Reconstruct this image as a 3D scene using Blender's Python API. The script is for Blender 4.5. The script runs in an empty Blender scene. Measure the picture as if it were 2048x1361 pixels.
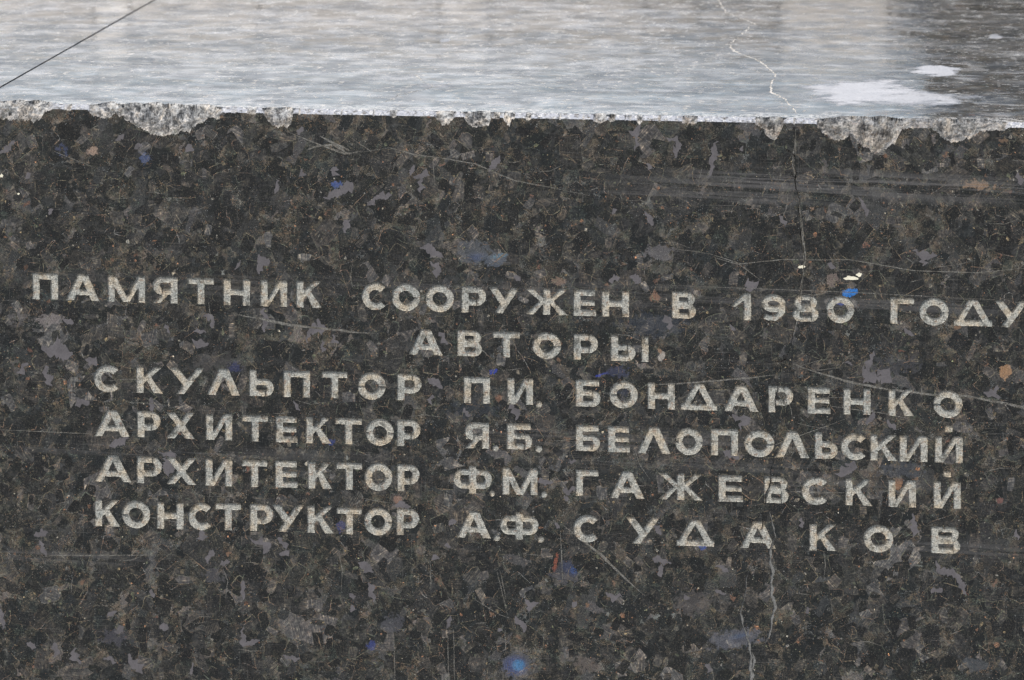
import bpy, math, random, bmesh
import numpy as np
from mathutils import Vector, noise as mnoise
from mathutils.geometry import delaunay_2d_cdt
rnd = random.Random(7)
R = math.radians
scene = bpy.context.scene
C = scene.collection

# ------------------------------------------------------------------ camera, sky, sun, exposure
W, H = 2048.0, 1361.0
F = 10000.0                       # focal length in pixels of the photograph
PITCH, YAW = R(10.62), R(7.8)
DIST = 6.8
fwd = Vector((-math.sin(YAW)*math.cos(PITCH), math.cos(YAW)*math.cos(PITCH), -math.sin(PITCH)))
right = Vector((math.cos(YAW), math.sin(YAW), 0))
up = right.cross(fwd)
def ray(px, py):
    return fwd + right*((px-W/2)/F) + up*((H/2-py)/F)
r0 = ray(1024, 227)               # the virtual corner of top and face at the middle of the picture
campos = -r0*(DIST/r0.dot(fwd))
cam = bpy.data.cameras.new('camera'); camo = bpy.data.objects.new('camera', cam); C.objects.link(camo)
camo.location = campos; camo.rotation_euler = (math.pi/2-PITCH, 0, YAW)
cam.sensor_width = 36; cam.lens = F/W*36; cam.clip_end = 500; cam.clip_start = .1
cam.dof.use_dof = True; cam.dof.focus_distance = DIST+.02; cam.dof.aperture_fstop = 9
scene.camera = camo

SUN_EL, SUN_AZ = R(58), R(-36)     # azimuth: 0 = straight in front of the face (-Y), negative = from the left
world = bpy.data.worlds.new('World'); scene.world = world; world.use_nodes = True
wn = world.node_tree; bg = wn.nodes['Background']
sky = wn.nodes.new('ShaderNodeTexSky'); sky.sky_type = 'NISHITA'; sky.sun_disc = False
sun_dir = Vector((math.sin(SUN_AZ)*math.cos(SUN_EL), -math.cos(SUN_AZ)*math.cos(SUN_EL), math.sin(SUN_EL)))
sky.sun_elevation = SUN_EL; sky.sun_rotation = math.atan2(sun_dir.x, sun_dir.y)
sky.dust_density = 4.0; sky.air_density = 1.0
hs_ = wn.nodes.new('ShaderNodeHueSaturation'); hs_.inputs['Saturation'].default_value = .72   # thin white veil over the sky
wn.links.new(sky.outputs[0], hs_.inputs['Color']); wn.links.new(hs_.outputs[0], bg.inputs[0]); bg.inputs[1].default_value = .15
sl = bpy.data.lights.new('sun', 'SUN'); so = bpy.data.objects.new('sun', sl); C.objects.link(so)
sl.energy = 3.4; sl.angle = R(.5); sl.color = (1, .975, .94)
so.rotation_euler = (-sun_dir).to_track_quat('-Z', 'Y').to_euler(); so.location = sun_dir*5
scene.view_settings.view_transform = 'Standard'; scene.view_settings.look = 'None'
scene.view_settings.exposure = 0.70

# ------------------------------------------------------------------ pixel -> plane of the stone
def face(px, py):                 # point on the front face, plane y = 0 -> (x, z)
    d = ray(px, py); t = -campos.y/d.y; p = campos+d*t; return (p.x, p.z)
def top(px, py):                  # point on the top face, plane z = 0 -> (x, y)
    d = ray(px, py); t = -campos.z/d.z; p = campos+d*t; return (p.x, p.y)
PX = DIST/F                       # metres per pixel at the face

# ------------------------------------------------------------------ node helpers
class NT:
    def __init__(s, tree): s.t = tree
    def n(s, typ, ins=None, **kw):
        nd = s.t.nodes.new(typ)
        for k, v in kw.items(): setattr(nd, k, v)
        for k, v in (ins or {}).items(): s.set(nd.inputs[k], v)
        return nd
    def set(s, sock, v):
        if isinstance(v, bpy.types.NodeSocket): s.t.links.new(v, sock)
        elif isinstance(v, (tuple, list)) and sock.type == 'RGBA' and len(v) == 3: sock.default_value = (*v, 1)
        else: sock.default_value = v
    def m(s, op, a, b=0.0, c=0.0, clamp=False):
        nd = s.n('ShaderNodeMath', {0: a, 1: b, 2: c}, operation=op); nd.use_clamp = clamp; return nd.outputs[0]
    def vm(s, op, a, b=(0,0,0)):
        nd = s.n('ShaderNodeVectorMath', {0: a, 1: b}, operation=op)
        return nd.outputs['Value'] if op in ('LENGTH', 'DOT_PRODUCT', 'DISTANCE') else nd.outputs[0]
    def scale(s, v, x):
        return s.n('ShaderNodeVectorMath', {0: v, 3: x}, operation='SCALE').outputs[0]
    def mr(s, v, a, b, c=0.0, d=1.0, smooth=True):
        return s.n('ShaderNodeMapRange', {0: v, 1: a, 2: b, 3: c, 4: d}, interpolation_type='SMOOTHSTEP' if smooth else 'LINEAR').outputs[0]
    def mix(s, f, a, b, blend='MIX'):
        nd = s.t.nodes.new('ShaderNodeMix'); nd.data_type = 'RGBA'; nd.blend_type = blend
        s.set(nd.inputs[0], f); s.set(nd.inputs[6], a); s.set(nd.inputs[7], b); return nd.outputs[2]
    def noise(s, v, scale, detail=2.0, rough=.5, out=0, dim='2D', dist=0.0):
        nd = s.n('ShaderNodeTexNoise', {'Vector': v, 'Scale': scale, 'Detail': detail, 'Roughness': rough, 'Distortion': dist}, noise_dimensions=dim)
        return nd.outputs[out]
    def vor(s, v, scale, feature='F1', dim='2D', rand=1.0):
        return s.n('ShaderNodeTexVoronoi', {'Vector': v, 'Scale': scale, 'Randomness': rand}, feature=feature, voronoi_dimensions=dim)
    def sep(s, v): return s.n('ShaderNodeSeparateXYZ', {0: v}).outputs
    def comb(s, x, y, z=0.0): return s.n('ShaderNodeCombineXYZ', {0: x, 1: y, 2: z}).outputs[0]
    def ramp(s, f, stops, interp='LINEAR'):
        nd = s.n('ShaderNodeValToRGB', {0: f}); cr = nd.color_ramp; cr.interpolation = interp
        while len(cr.elements) < len(stops): cr.elements.new(.5)
        for e, (p, c) in zip(cr.elements, stops): e.position = p; e.color = (*c, 1)
        return nd.outputs[0]

def granite_group():
    g = bpy.data.node_groups.new('granite', 'ShaderNodeTree')
    g.interface.new_socket('Vector', in_out='INPUT', socket_type='NodeSocketVector')
    for nm, t in (('Color', 'NodeSocketColor'), ('Grain', 'NodeSocketFloat'), ('Cell', 'NodeSocketFloat'), ('Pits', 'NodeSocketFloat')):
        g.interface.new_socket(nm, in_out='OUTPUT', socket_type=t)
    q = NT(g); gi = g.nodes.new('NodeGroupInput'); go = g.nodes.new('NodeGroupOutput')
    V = gi.outputs[0]
    w1 = q.vm('SUBTRACT', q.noise(V, 55, 3, .6, out=1), (.5, .5, .5))
    w2 = q.vm('SUBTRACT', q.noise(V, 260, 3, .6, out=1), (.5, .5, .5))
    Vw = q.vm('ADD', q.vm('ADD', V, q.scale(w1, .022)), q.scale(w2, .0030))
    def rot(v, a, sx=1.0, sy=1.0, o=0.0):
        r_ = q.n('ShaderNodeVectorRotate', {'Vector': q.vm('ADD', v, (o, o*.7, 0)), 'Angle': a}, rotation_type='Z_AXIS').outputs[0]
        return q.vm('MULTIPLY', r_, (sx, sy, 1))
    va = q.vor(Vw, 25); vs = q.sep(va.outputs['Color'])
    ve = q.vor(Vw, 25, 'DISTANCE_TO_EDGE').outputs['Distance']
    Vb = rot(Vw, .7, 1.25, .75, 3.1)
    vb = q.vor(Vb, 62); vb.distance = 'CHEBYCHEV'; bs = q.sep(vb.outputs['Color'])
    vbe = q.vor(Vb, 62, 'DISTANCE_TO_EDGE').outputs['Distance']
    Vl = q.vm('ADD', V, q.scale(w1, .010)); Vl = q.vm('ADD', Vl, q.scale(w2, .0022))
    l1 = q.vor(rot(Vl, -1.05, .42, 1.5, 1.3), 42); l1.distance = 'CHEBYCHEV'; l1s = q.sep(l1.outputs['Color'])
    l2 = q.vor(rot(Vl, .55, .55, 1.35, 5.3), 40); l2.distance = 'CHEBYCHEV'; l2s = q.sep(l2.outputs['Color'])
    l3 = q.vor(rot(q.vm('ADD', Vl, q.scale(w1, .010)), 1.75, .6, 1.2, 11.3), 27); l3.distance = 'MINKOWSKI'; l3.inputs['Exponent'].default_value = 3.0; l3s = q.sep(l3.outputs['Color'])
    # cleavage streaks, a direction of its own in every crystal
    def streak(ang_src, sx, sy, off):
        ang = q.m('MULTIPLY', ang_src, 3.1416)
        rv = q.n('ShaderNodeVectorRotate', {'Vector': q.vm('ADD', V, (off, off, 0)), 'Angle': ang}, rotation_type='Z_AXIS').outputs[0]
        return q.noise(q.vm('MULTIPLY', rv, (sx, sy, 1)), 1.0, 2.5, .6)
    sA = streak(vs[0], 620, 60, 0.0)
    sB = streak(bs[0], 900, 110, 7.0)
    big = q.noise(V, 7, 3, .55)
    base = q.ramp(vs[1], [(0, (.0060, .0070, .0068)), (.30, (.0095, .0105, .0100)), (.55, (.0165, .0165, .0145)), (.74, (.015, .018, .0185)),
                          (.88, (.028, .0275, .027)), (1, (.050, .048, .048))])
    baseB = q.ramp(bs[1], [(0, (.0060, .0070, .0070)), (.4, (.0150, .0148, .0125)), (.7, (.024, .0205, .017)), (.9, (.036, .032, .028)), (1, (.066, .059, .058))])
    pick = q.mr(q.noise(Vw, 30, 2, .5), .48, .51)
    col = q.mix(pick, base, baseB)
    col = q.mix(1.0, col, q.ramp(q.mix(.5, sA, sB), [(.30, (.55, .57, .58)), (.5, (1, 1, 1)), (.66, (1.9, 1.75, 1.6))]), 'MULTIPLY')
    # interstitial gold-brown matter along the crystal borders
    n1 = q.noise(Vw, 190, 4, .7); n2 = q.noise(V, 30, 2, .5)
    edge = q.m('MULTIPLY', q.mr(ve, .20, .01), q.mr(n1, .42, .60))
    edge2 = q.m('MULTIPLY', q.mr(vbe, .20, .01), q.m('MULTIPLY', q.mr(n1, .47, .64), q.mr(n2, .42, .60)))
    tan = q.ramp(q.noise(V, 45, 2, .5), [(.35, (.034, .040, .030)), (.46, (.060, .055, .038)), (.58, (.095, .068, .048)), (.72, (.085, .078, .070))])
    col = q.mix(q.m('MULTIPLY', edge, .50), col, tan)
    col = q.mix(q.m('MULTIPLY', edge2, .45), col, tan)
    fineA = q.noise(V, 800, 2, .6)
    # wiry filaments
    vf = q.vor(q.vm('ADD', V, q.scale(w2, .03)), 120, 'DISTANCE_TO_EDGE').outputs['Distance']
    vf2 = q.vor(rot(q.vm('ADD', V, q.scale(w2, .02)), 1.1, 1.6, .5, 9.0), 95, 'DISTANCE_TO_EDGE').outputs['Distance']
    fm = q.m('MAXIMUM', q.m('MULTIPLY', q.mr(vf, .05, .0), q.mr(q.noise(V, 60, 2), .50, .60)), q.m('MULTIPLY', q.mr(vf2, .045, .0), q.mr(q.noise(q.vm('ADD', V, (4, 4, 0)), 55, 2), .50, .60)))
    col = q.mix(q.m('MULTIPLY', fm, .85), col, q.ramp(q.noise(V, 38, 2), [(.38, (.10, .105, .085)), (.55, (.15, .115, .08)), (.66, (.19, .18, .165))]))
    # fine crumbs
    sp = q.m('MULTIPLY', q.mr(q.noise(V, 520, 3, .65), .56, .68), q.mr(q.noise(V, 38, 3, .6), .40, .60))
    col = q.mix(q.m('MULTIPLY', sp, .5), col, (.115, .092, .066))
    ls = q.ramp(q.mix(.5, sB, fineA), [(.35, (.6, .62, .64)), (.5, (1, 1, 1)), (.64, (2.0, 1.9, 1.75))])
    f1 = q.m('MULTIPLY', q.mr(l1s[0], .68, .685), q.mr(q.m('ADD', l1.outputs['Distance'], q.m('MULTIPLY', n1, .10)), .47, .455))
    f2 = q.m('MULTIPLY', q.mr(l2s[0], .78, .79), q.mr(q.m('ADD', l2.outputs['Distance'], q.m('MULTIPLY', n1, .10)), .46, .445))
    f3 = q.m('MULTIPLY', q.mr(l3s[0], .62, .63), q.mr(q.m('ADD', l3.outputs['Distance'], q.m('MULTIPLY', n1, .10)), .52, .505))
    col = q.mix(q.m('MULTIPLY', f3, .88), col, q.mix(1.0, q.ramp(l3s[1], [(0, (.0045, .0055, .0055)), (.5, (.009, .0105, .010)), (.8, (.018, .018, .0175)), (1, (.034, .033, .032))]), ls, 'MULTIPLY'))
    c1 = q.ramp(l1s[1], [(0, (.0045, .0055, .0055)), (.6, (.008, .010, .0105)), (.85, (.020, .021, .021)), (1, (.045, .042, .042))])
    c2 = q.ramp(l2s[1], [(0, (.0045, .0055, .0055)), (.6, (.009, .0105, .010)), (.85, (.026, .0255, .0245)), (1, (.052, .048, .048))])
    col = q.mix(q.m('MULTIPLY', f1, .92), col, q.mix(1.0, c1, ls, 'MULTIPLY'))
    col = q.mix(q.m('MULTIPLY', f2, .92), col, q.mix(1.0, c2, ls, 'MULTIPLY'))
    def ridge(sc_, off_, w_, m0, m1, msc):
        rn = q.noise(q.vm('ADD', V, (off_, off_, 0)), sc_, 3, .6)
        return q.m('MULTIPLY', q.mr(q.m('ABSOLUTE', q.m('SUBTRACT', rn, .5)), w_, 0.0), q.mr(q.noise(q.vm('ADD', V, (off_*2, 0, 0)), msc, 3, .6), m0, m1))
    th = q.m('MAXIMUM', ridge(75, 2.0, .013, .46, .58, 40), ridge(150, 6.0, .022, .50, .62, 30))
    thc = q.ramp(q.noise(V, 33, 3, .6), [(.36, (.085, .095, .075)), (.48, (.13, .105, .07)), (.58, (.16, .105, .068)), (.68, (.17, .165, .155))])
    col = q.mix(q.m('MULTIPLY', th, .75), col, thc)
    # bright hair-thin cleavage lines inside crystals
    hl = q.m('MULTIPLY', q.mr(sA, .66, .72), q.mr(q.noise(V, 70, 2, .5), .52, .62))
    col = q.mix(q.m('MULTIPLY', hl, .5), col, (.16, .15, .125))
    col = q.scale(q.n('ShaderNodeGamma', {0: col, 1: 1.35}).outputs[0], 3.4)
    # orange and cream grains
    vo = q.vor(Vw, 105); os_ = q.sep(vo.outputs['Color'])
    om = q.m('MULTIPLY', q.mr(os_[0], .972, .98), q.mr(vo.outputs['Distance'], .42, .22))
    col = q.mix(q.m('MULTIPLY', om, q.mr(n1, .38, .55)), col, q.ramp(os_[1], [(0, (.14, .062, .042)), (.5, (.15, .09, .055)), (.8, (.13, .12, .095)), (1, (.22, .205, .18))]))
    vd = q.vor(V, 430); ds = q.sep(vd.outputs['Color'])
    dm = q.m('MULTIPLY', q.mr(ds[0], .988, .99), q.mr(vd.outputs['Distance'], .30, .12))
    col = q.mix(q.m('MULTIPLY', dm, .7), col, (.22, .225, .22))
    fine = q.noise(V, 900, 3, .7)
    col = q.mix(1.0, col, q.ramp(fine, [(.32, (.5, .5, .5)), (.5, (.95, .95, .95)), (.68, (1.75, 1.72, 1.66))]), 'MULTIPLY')
    col = q.mix(1.0, col, q.ramp(big, [(.3, (.46, .53, .57)), (.7, (.74, .77, .78))]), 'MULTIPLY')
    q.set(go.inputs['Color'], col)
    q.set(go.inputs['Grain'], q.m('ADD', fine, q.m('MULTIPLY', sA, .6)))
    q.set(go.inputs['Cell'], vs[2])
    q.set(go.inputs['Pits'], q.m('MAXIMUM', q.m('MAXIMUM', edge, sp), dm))
    return g
GG = granite_group()

def new_mat(name):
    m = bpy.data.materials.new(name); m.use_nodes = True
    q = NT(m.node_tree); b = m.node_tree.nodes['Principled BSDF']
    P = q.n('ShaderNodeTexCoord').outputs['Object']
    return m, q, b, P
def gnode(q, vec):
    nd = q.t.nodes.new('ShaderNodeGroup'); nd.node_tree = GG; q.set(nd.inputs[0], vec); return nd.outputs
def bump(q, b, h, strength, dist):
    nd = q.n('ShaderNodeBump', {'Height': h, 'Strength': strength, 'Distance': dist}); q.set(b.inputs['Normal'], nd.outputs[0])
def uvface(q, P):  s = q.sep(P); return q.comb(s[0], s[2])
def uvtop(q, P):   s = q.sep(P); return q.comb(s[0], s[1], 0.0)
def blob(q, V, col, c, r, ang, color, amt=1.0, soft=.5, nscale=90, namp=.5, tex=None):
    """a soft-edged mineral spot or stain centred at c (metres in the plane) with radii r"""
    d = q.vm('SUBTRACT', V, (c[0], c[1], 0))
    if ang: d = q.n('ShaderNodeVectorRotate', {'Vector': d, 'Angle': ang}, rotation_type='Z_AXIS').outputs[0]
    d = q.vm('LENGTH', q.vm('MULTIPLY', d, (1/r[0], 1/r[1], 0)))
    d = q.m('ADD', d, q.m('MULTIPLY', q.m('SUBTRACT', tex if tex else q.noise(V, nscale, 3, .6), .5), namp*2))
    f = q.m('MULTIPLY', q.mr(d, 1+soft*.5, 1-soft*.5), amt)
    return q.mix(f, col, color), f

# ------------------------------------------------------------------ materials
# face: (px, py, rx, ry, angle, colour, amount, softness)
FACE_SPOTS = [
 (290,316,15,12,0,(.06,.085,.17),.6,.9), (672,370,11,7,0,(.05,.09,.26),.8,.8), (125,300,14,12,0,(.04,.05,.10),.6,.9),
 (948,505,31,24,0,(.075,.082,.092),.85,.3), (957,515,17,8,0,(.06,.08,.14),.5,1.0), (990,520,24,13,0,(.085,.10,.125),.8,.4),
 (1000,512,15,4,-.2,(.10,.17,.22),.8,.8), (1318,505,30,14,.05,(.115,.108,.110),.9,.3),
 (1700,586,15,8,-.25,(.015,.20,.62),1,.5), (1684,607,12,4,0,(.03,.06,.26),.7,.8),
 (986,744,8,5,-.4,(.03,.05,.32),.8,.8), (1215,747,29,3.5,-.22,(.025,.045,.30),.7,.9), (1236,744,22,12,0,(.035,.04,.075),.7,.8),
 (1245,790,13,12,0,(.030,.034,.052),.6,.9), (662,884,9,7,0,(.03,.045,.16),.7,.9), (683,1052,10,14,0,(.035,.04,.12),.7,.9),
 (1405,1094,9,6,0,(.02,.06,.26),.9,.7), (1130,1146,27,23,0,(.052,.052,.062),.8,.35), (1140,1138,17,10,.6,(.035,.045,.09),.7,1),
 (1148,1141,6,6,0,(.04,.08,.22),.7,.9), (1035,1330,30,28,0,(.080,.082,.092),.85,.25), (1030,1332,20,16,0,(.05,.07,.17),.7,1),
 (1037,1331,10,9,0,(.06,.20,.40),.85,.9), (743,1290,10,8,-.5,(.03,.045,.17),.75,.9), (786,1248,22,18,0,(.062,.062,.070),.8,.4),
 (435,728,60,26,0,(.040,.038,.036),.6,.5), (470,735,12,10,0,(.025,.03,.085),.7,.9), (230,1275,28,16,0,(.05,.048,.058),.7,.5),
 (1385,1205,36,26,0,(.062,.056,.054),.8,.35), (1470,1278,52,18,-.15,(.085,.088,.105),.9,.35), (1480,1272,18,5,-.2,(.06,.085,.15),.4,1),
 (428,1152,20,14,0,(.065,.062,.066),.8,.35), (2010,744,10,15,.2,(.36,.21,.11),.95,.4), (185,301,11,9,0,(.34,.24,.18),.9,.5),
 (1117,562,13,8,0,(.22,.15,.11),.85,.5), (1797,965,8,15,.2,(.30,.15,.07),.9,.5), (1310,595,9,11,0,(.24,.13,.08),.85,.6),
 (97,640,30,11,0,(.20,.175,.165),.75,.6), (1955,370,30,10,.1,(.30,.19,.11),.7,.8), (1665,560,12,14,0,(.18,.14,.12),.8,.6),
 (795,1000,9,10,0,(.24,.14,.10),.8,.6), (2000,1002,6,6,0,(.18,.08,.065),.9,.5), (1111,1125,4,15,.2,(.26,.08,.045),.9,.5),
 (997,796,7,7,0,(.20,.10,.06),.8,.6), (1176,1330,26,15,.3,(.11,.092,.08),.8,.5), (1950,1330,30,14,.3,(.060,.066,.072),.7,.7),
 (1800,940,45,18,0,(.050,.054,.062),.7,.6), (1790,730,60,22,0,(.042,.042,.046),.6,.5), (35,640,26,12,0,(.09,.082,.08),.6,.6),
 (560,400,30,22,.5,(.038,.036,.034),.6,.5), (1310,650,70,24,0,(.017,.022,.032),.7,.6), (945,820,60,20,0,(.016,.021,.028),.6,.7), (1323,712,6,9,.3,(.42,.38,.33),1,.5), (1319,701,4,6,-.3,(.30,.19,.12),.9,.6),
]
def m_face():
    m, q, b, P = new_mat('polished_granite_face'); V = uvface(q, P)
    g = gnode(q, V); col = g['Color']
    warp = q.noise(V, 130, 4, .65)
    detail = q.noise(V, 700, 2, .6)
    cm = q.n('ShaderNodeAttribute', attribute_name='crystal')
    ca = q.n('ShaderNodeAttribute', attribute_name='cleavage').outputs['Fac']
    rv_ = q.n('ShaderNodeVectorRotate', {'Vector': V, 'Angle': ca}, rotation_type='Z_AXIS').outputs[0]
    vz = q.vor(V, 620); vzs = q.sep(vz.outputs['Color'])
    gl = q.m('MULTIPLY', q.m('MULTIPLY', q.mr(vzs[0], .955, .96), q.mr(vz.outputs['Distance'], .34, .16)), q.mr(q.noise(V, 34, 3, .6), .45, .60))
    glc = q.ramp(vzs[1], [(0, (.19, .21, .22)), (.55, (.20, .18, .145)), (.8, (.24, .125, .075)), (1, (.26, .15, .09))])
    s1 = q.noise(q.vm('MULTIPLY', rv_, (700, 45, 1)), 1.0, 3, .65)
    s2 = q.noise(q.vm('MULTIPLY', rv_, (130, 330, 1)), 1.0, 3, .65)
    cl = q.noise(V, 85, 4, .65)
    cc_ = q.mix(1.0, cm.outputs['Color'], q.ramp(s1, [(.32, (.55, .55, .55)), (.5, (.95, .96, .97)), (.62, (1.7, 1.62, 1.45)), (.72, (4.2, 3.9, 3.1))]), 'MULTIPLY')
    cc_ = q.mix(1.0, cc_, q.ramp(s2, [(.35, (.7, .7, .7)), (.5, (1, 1, 1)), (.66, (1.8, 1.75, 1.65))]), 'MULTIPLY')
    cc_ = q.mix(1.0, cc_, q.ramp(cl, [(.36, (.75, .78, .80)), (.52, (1, 1, 1)), (.66, (1.9, 1.75, 1.6))]), 'MULTIPLY')
    cc_ = q.mix(q.mr(q.noise(V, 420, 3, .7), .60, .70, 0, .55), cc_, (.085, .072, .055))
    amt_ = q.m('MULTIPLY', cm.outputs['Alpha'], q.mr(q.noise(V, 110, 4, .7), .68, .62, .45, 1.0))
    col = q.mix(amt_, col, cc_)
    col = q.mix(q.m('MULTIPLY', gl, .9), col, glc)
    sa = q.n('ShaderNodeAttribute', attribute_name='spot')
    m_ = q.mr(q.m('ADD', sa.outputs['Alpha'], q.m('MULTIPLY', q.m('SUBTRACT', warp, .5), 1.9)), .32, .56)
    m_ = q.m('MULTIPLY', m_, q.mr(sa.outputs['Alpha'], .02, .12))
    cc = q.mix(1.0, sa.outputs['Color'], q.ramp(detail, [(.3, (.35, .36, .38)), (.7, (1.15, 1.15, 1.15))]), 'MULTIPLY')
    col = q.mix(q.m('MULTIPLY', m_, .66), col, q.mix(.18, cc, col))
    # horizontal bands of worn polish, and reflections painted in as pale colour
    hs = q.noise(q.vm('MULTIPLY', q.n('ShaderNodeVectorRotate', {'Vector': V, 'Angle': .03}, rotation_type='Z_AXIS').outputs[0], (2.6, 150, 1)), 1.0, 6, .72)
    scuff_sheen = q.n('ShaderNodeAttribute', attribute_name='scuff_sheen').outputs['Fac']
    sm = q.m('MULTIPLY', scuff_sheen, q.mr(hs, .42, .58))
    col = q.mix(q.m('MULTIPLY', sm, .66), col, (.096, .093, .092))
    # overall faint film of dust
    hair = q.noise(q.vm('MULTIPLY', V, (16, 900, 1)), 1.0, 2, .6)
    hairv = q.noise(q.vm('MULTIPLY', V, (1000, 12, 1)), 1.0, 2, .6)
    hm = q.m('MULTIPLY', q.m('MAXIMUM', q.mr(hair, .66, .74), q.mr(hairv, .69, .75)), q.mr(q.noise(V, 11, 2, .5), .48, .62))
    col = q.mix(q.m('MULTIPLY', hm, .35), col, (.12, .115, .105))
    q.set(b.inputs['Base Color'], col)
    q.set(b.inputs['Roughness'], q.mr(g['Pits'], 0, 1, .26, .6))
    b.inputs['IOR'].default_value = 1.5
    bump(q, b, q.m('SUBTRACT', q.m('MULTIPLY', g['Grain'], .3), q.m('MULTIPLY', g['Pits'], .5)), .25, .0006)
    return m

SCUFF_SHEENS = ((1750,372,420,24,.03,.8), (1480,395,330,12,.02,.5), (1000,577,950,14,.028,.30), (560,585,260,20,.03,.22), (1640,610,420,16,.02,.45),
 (350,905,420,12,.03,.30), (1500,935,500,12,.03,.30), (1250,880,300,16,.03,.4), (1700,975,200,14,.02,.4), (1930,1100,200,16,.05,.4), (120,1115,200,8,.05,.5), (1330,50000,1,1,0,0))  # upper bands are reflections painted as pale colour, the rest scuffed polish
def m_inlay(name, color, var=.25, rough=.3):
    m, q, b, P = new_mat(name); V = uvface(q, P)
    n = q.mix(.5, q.noise(V, 60, 4, .6), q.noise(V, 500, 3, .65))
    lo = tuple(c*(1-var) for c in color); hi = tuple(c*(1+var) for c in color)
    q.set(b.inputs['Base Color'], q.ramp(n, [(.3, lo), (.7, hi)])); b.inputs['Roughness'].default_value = rough
    return m

def m_thread():
    m, q, b, P = new_mat('filigree_mineral'); V = uvface(q, P)
    n = q.noise(V, 36, 3, .6); k = q.noise(V, 500, 3, .7)
    c = q.ramp(n, [(.36, (.070, .084, .062)), (.44, (.115, .108, .068)), (.53, (.15, .108, .066)), (.60, (.155, .088, .056)), (.68, (.17, .168, .155))])
    q.set(b.inputs['Base Color'], q.mix(q.mr(k, .40, .60), (.022, .021, .018), c)); b.inputs['Roughness'].default_value = .4
    return m
def m_vein():
    m, q, b, P = new_mat('pale_scratch'); V = uvface(q, P)
    g = gnode(q, V); n = q.noise(V, 600, 3, .7)
    q.set(b.inputs['Base Color'], q.mix(q.mr(n, .36, .55), g['Color'], q.ramp(q.noise(V, 120, 2), [(.35, (.070, .064, .052)), (.65, (.13, .126, .112))])))
    b.inputs['Roughness'].default_value = .8; bump(q, b, n, .5, .001)
    return m

def m_letter():
    m, q, b, P = new_mat('pecked_letter_floor'); V = uvface(q, P)
    g = gnode(q, V)
    n = q.noise(V, 480, 4, .75); n2 = q.noise(V, 42, 3, .6)
    wv = q.mix(.5, q.noise(q.vm('MULTIPLY', V, (1150, 150, 1)), 1.0, 2, .7), q.noise(q.vm('MULTIPLY', V, (150, 1150, 1)), 1.0, 2, .7))
    k = q.mix(.62, n, wv)
    c = q.ramp(k, [(.37, (.075, .072, .064)), (.44, (.19, .185, .162)), (.51, (.33, .322, .285)), (.60, (.47, .458, .405))])
    c = q.mix(1.0, c, q.ramp(n2, [(.32, (.80, .84, .88)), (.5, (1, 1, 1)), (.70, (1.08, .96, .83))]), 'MULTIPLY')
    rust = q.mr(q.noise(V, 130, 3, .6), .60, .70)
    c = q.mix(q.m('MULTIPLY', rust, .45), c, (.20, .115, .07))
    worn = q.mr(q.noise(V, 75, 4, .65), .54, .68)
    c = q.mix(q.m('ADD', .12, q.m('MULTIPLY', worn, .5)), c, q.scale(g['Color'], 1.6))
    q.set(b.inputs['Base Color'], c); b.inputs['Roughness'].default_value = .9
    b.inputs['Specular IOR Level'].default_value = .2
    bump(q, b, k, .8, .0022)
    return m

def m_broken():
    m, q, b, P = new_mat('broken_granite'); s = q.sep(P)
    V = q.comb(s[0], q.m('ADD', s[2], s[1]))
    g = gnode(q, V)
    at = q.n('ShaderNodeAttribute', attribute_name='chip').outputs['Fac']
    rim = q.m('MULTIPLY', q.n('ShaderNodeAttribute', attribute_name='rim').outputs['Fac'], q.n('ShaderNodeAttribute', attribute_name='pale').outputs['Fac'])
    n = q.mix(.5, q.noise(P, 330, 4, .75, dim='3D'), q.noise(P, 85, 4, .65, dim='3D')); n2 = q.noise(P, 60, 3, .6, dim='3D')
    c = q.ramp(n, [(.38, (.018, .019, .020)), (.45, (.065, .068, .070)), (.52, (.175, .178, .178)), (.64, (.42, .415, .40))])  # dark end of the ramp paints shadow into the pits
    c = q.mix(1.0, c, q.ramp(n2, [(.34, (.55, .60, .68)), (.48, (.95, .97, 1)), (.66, (1.15, 1.02, .88))]), 'MULTIPLY')
    c = q.mix(q.m('MULTIPLY', rim, q.mr(n, .40, .56, .0, .85)), c, (.40, .39, .365))
    pale = q.n('ShaderNodeAttribute', attribute_name='pale').outputs['Fac']
    tt = q.n('ShaderNodeAttribute', attribute_name='prof').outputs['Fac']
    dark = q.mr(q.m('ADD', q.m('ADD', tt, q.m('MULTIPLY', pale, .55)), q.m('MULTIPLY', q.m('SUBTRACT', n2, .5), 3.4)), .50, .92)  # granite and shade low on the chip, sunlit paleness painted higher up
    gcol = q.mix(1.0, q.mix(.35, g['Color'], c), (1.75, 1.65, 1.55), 'MULTIPLY')
    c = q.mix(q.mr(dark, 0, 1, .12, 1.0), gcol, q.scale(c, q.mr(pale, .16, .72, .62, .92, smooth=False)))
    cham = q.mix(q.mr(q.noise(V, 130, 4, .7), .30, .55), g['Color'], (.17, .18, .205))
    wht = q.m('MULTIPLY', q.mr(q.noise(P, 210, 4, .7, dim='3D'), .52, .66), .8)
    cham = q.mix(wht, cham, (.36, .36, .35))
    q.set(b.inputs['Base Color'], q.mix(at, cham, c))
    q.set(b.inputs['Roughness'], q.mr(at, 0, 1, .38, .92))
    bump(q, b, n, .7, .003)
    return m

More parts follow.
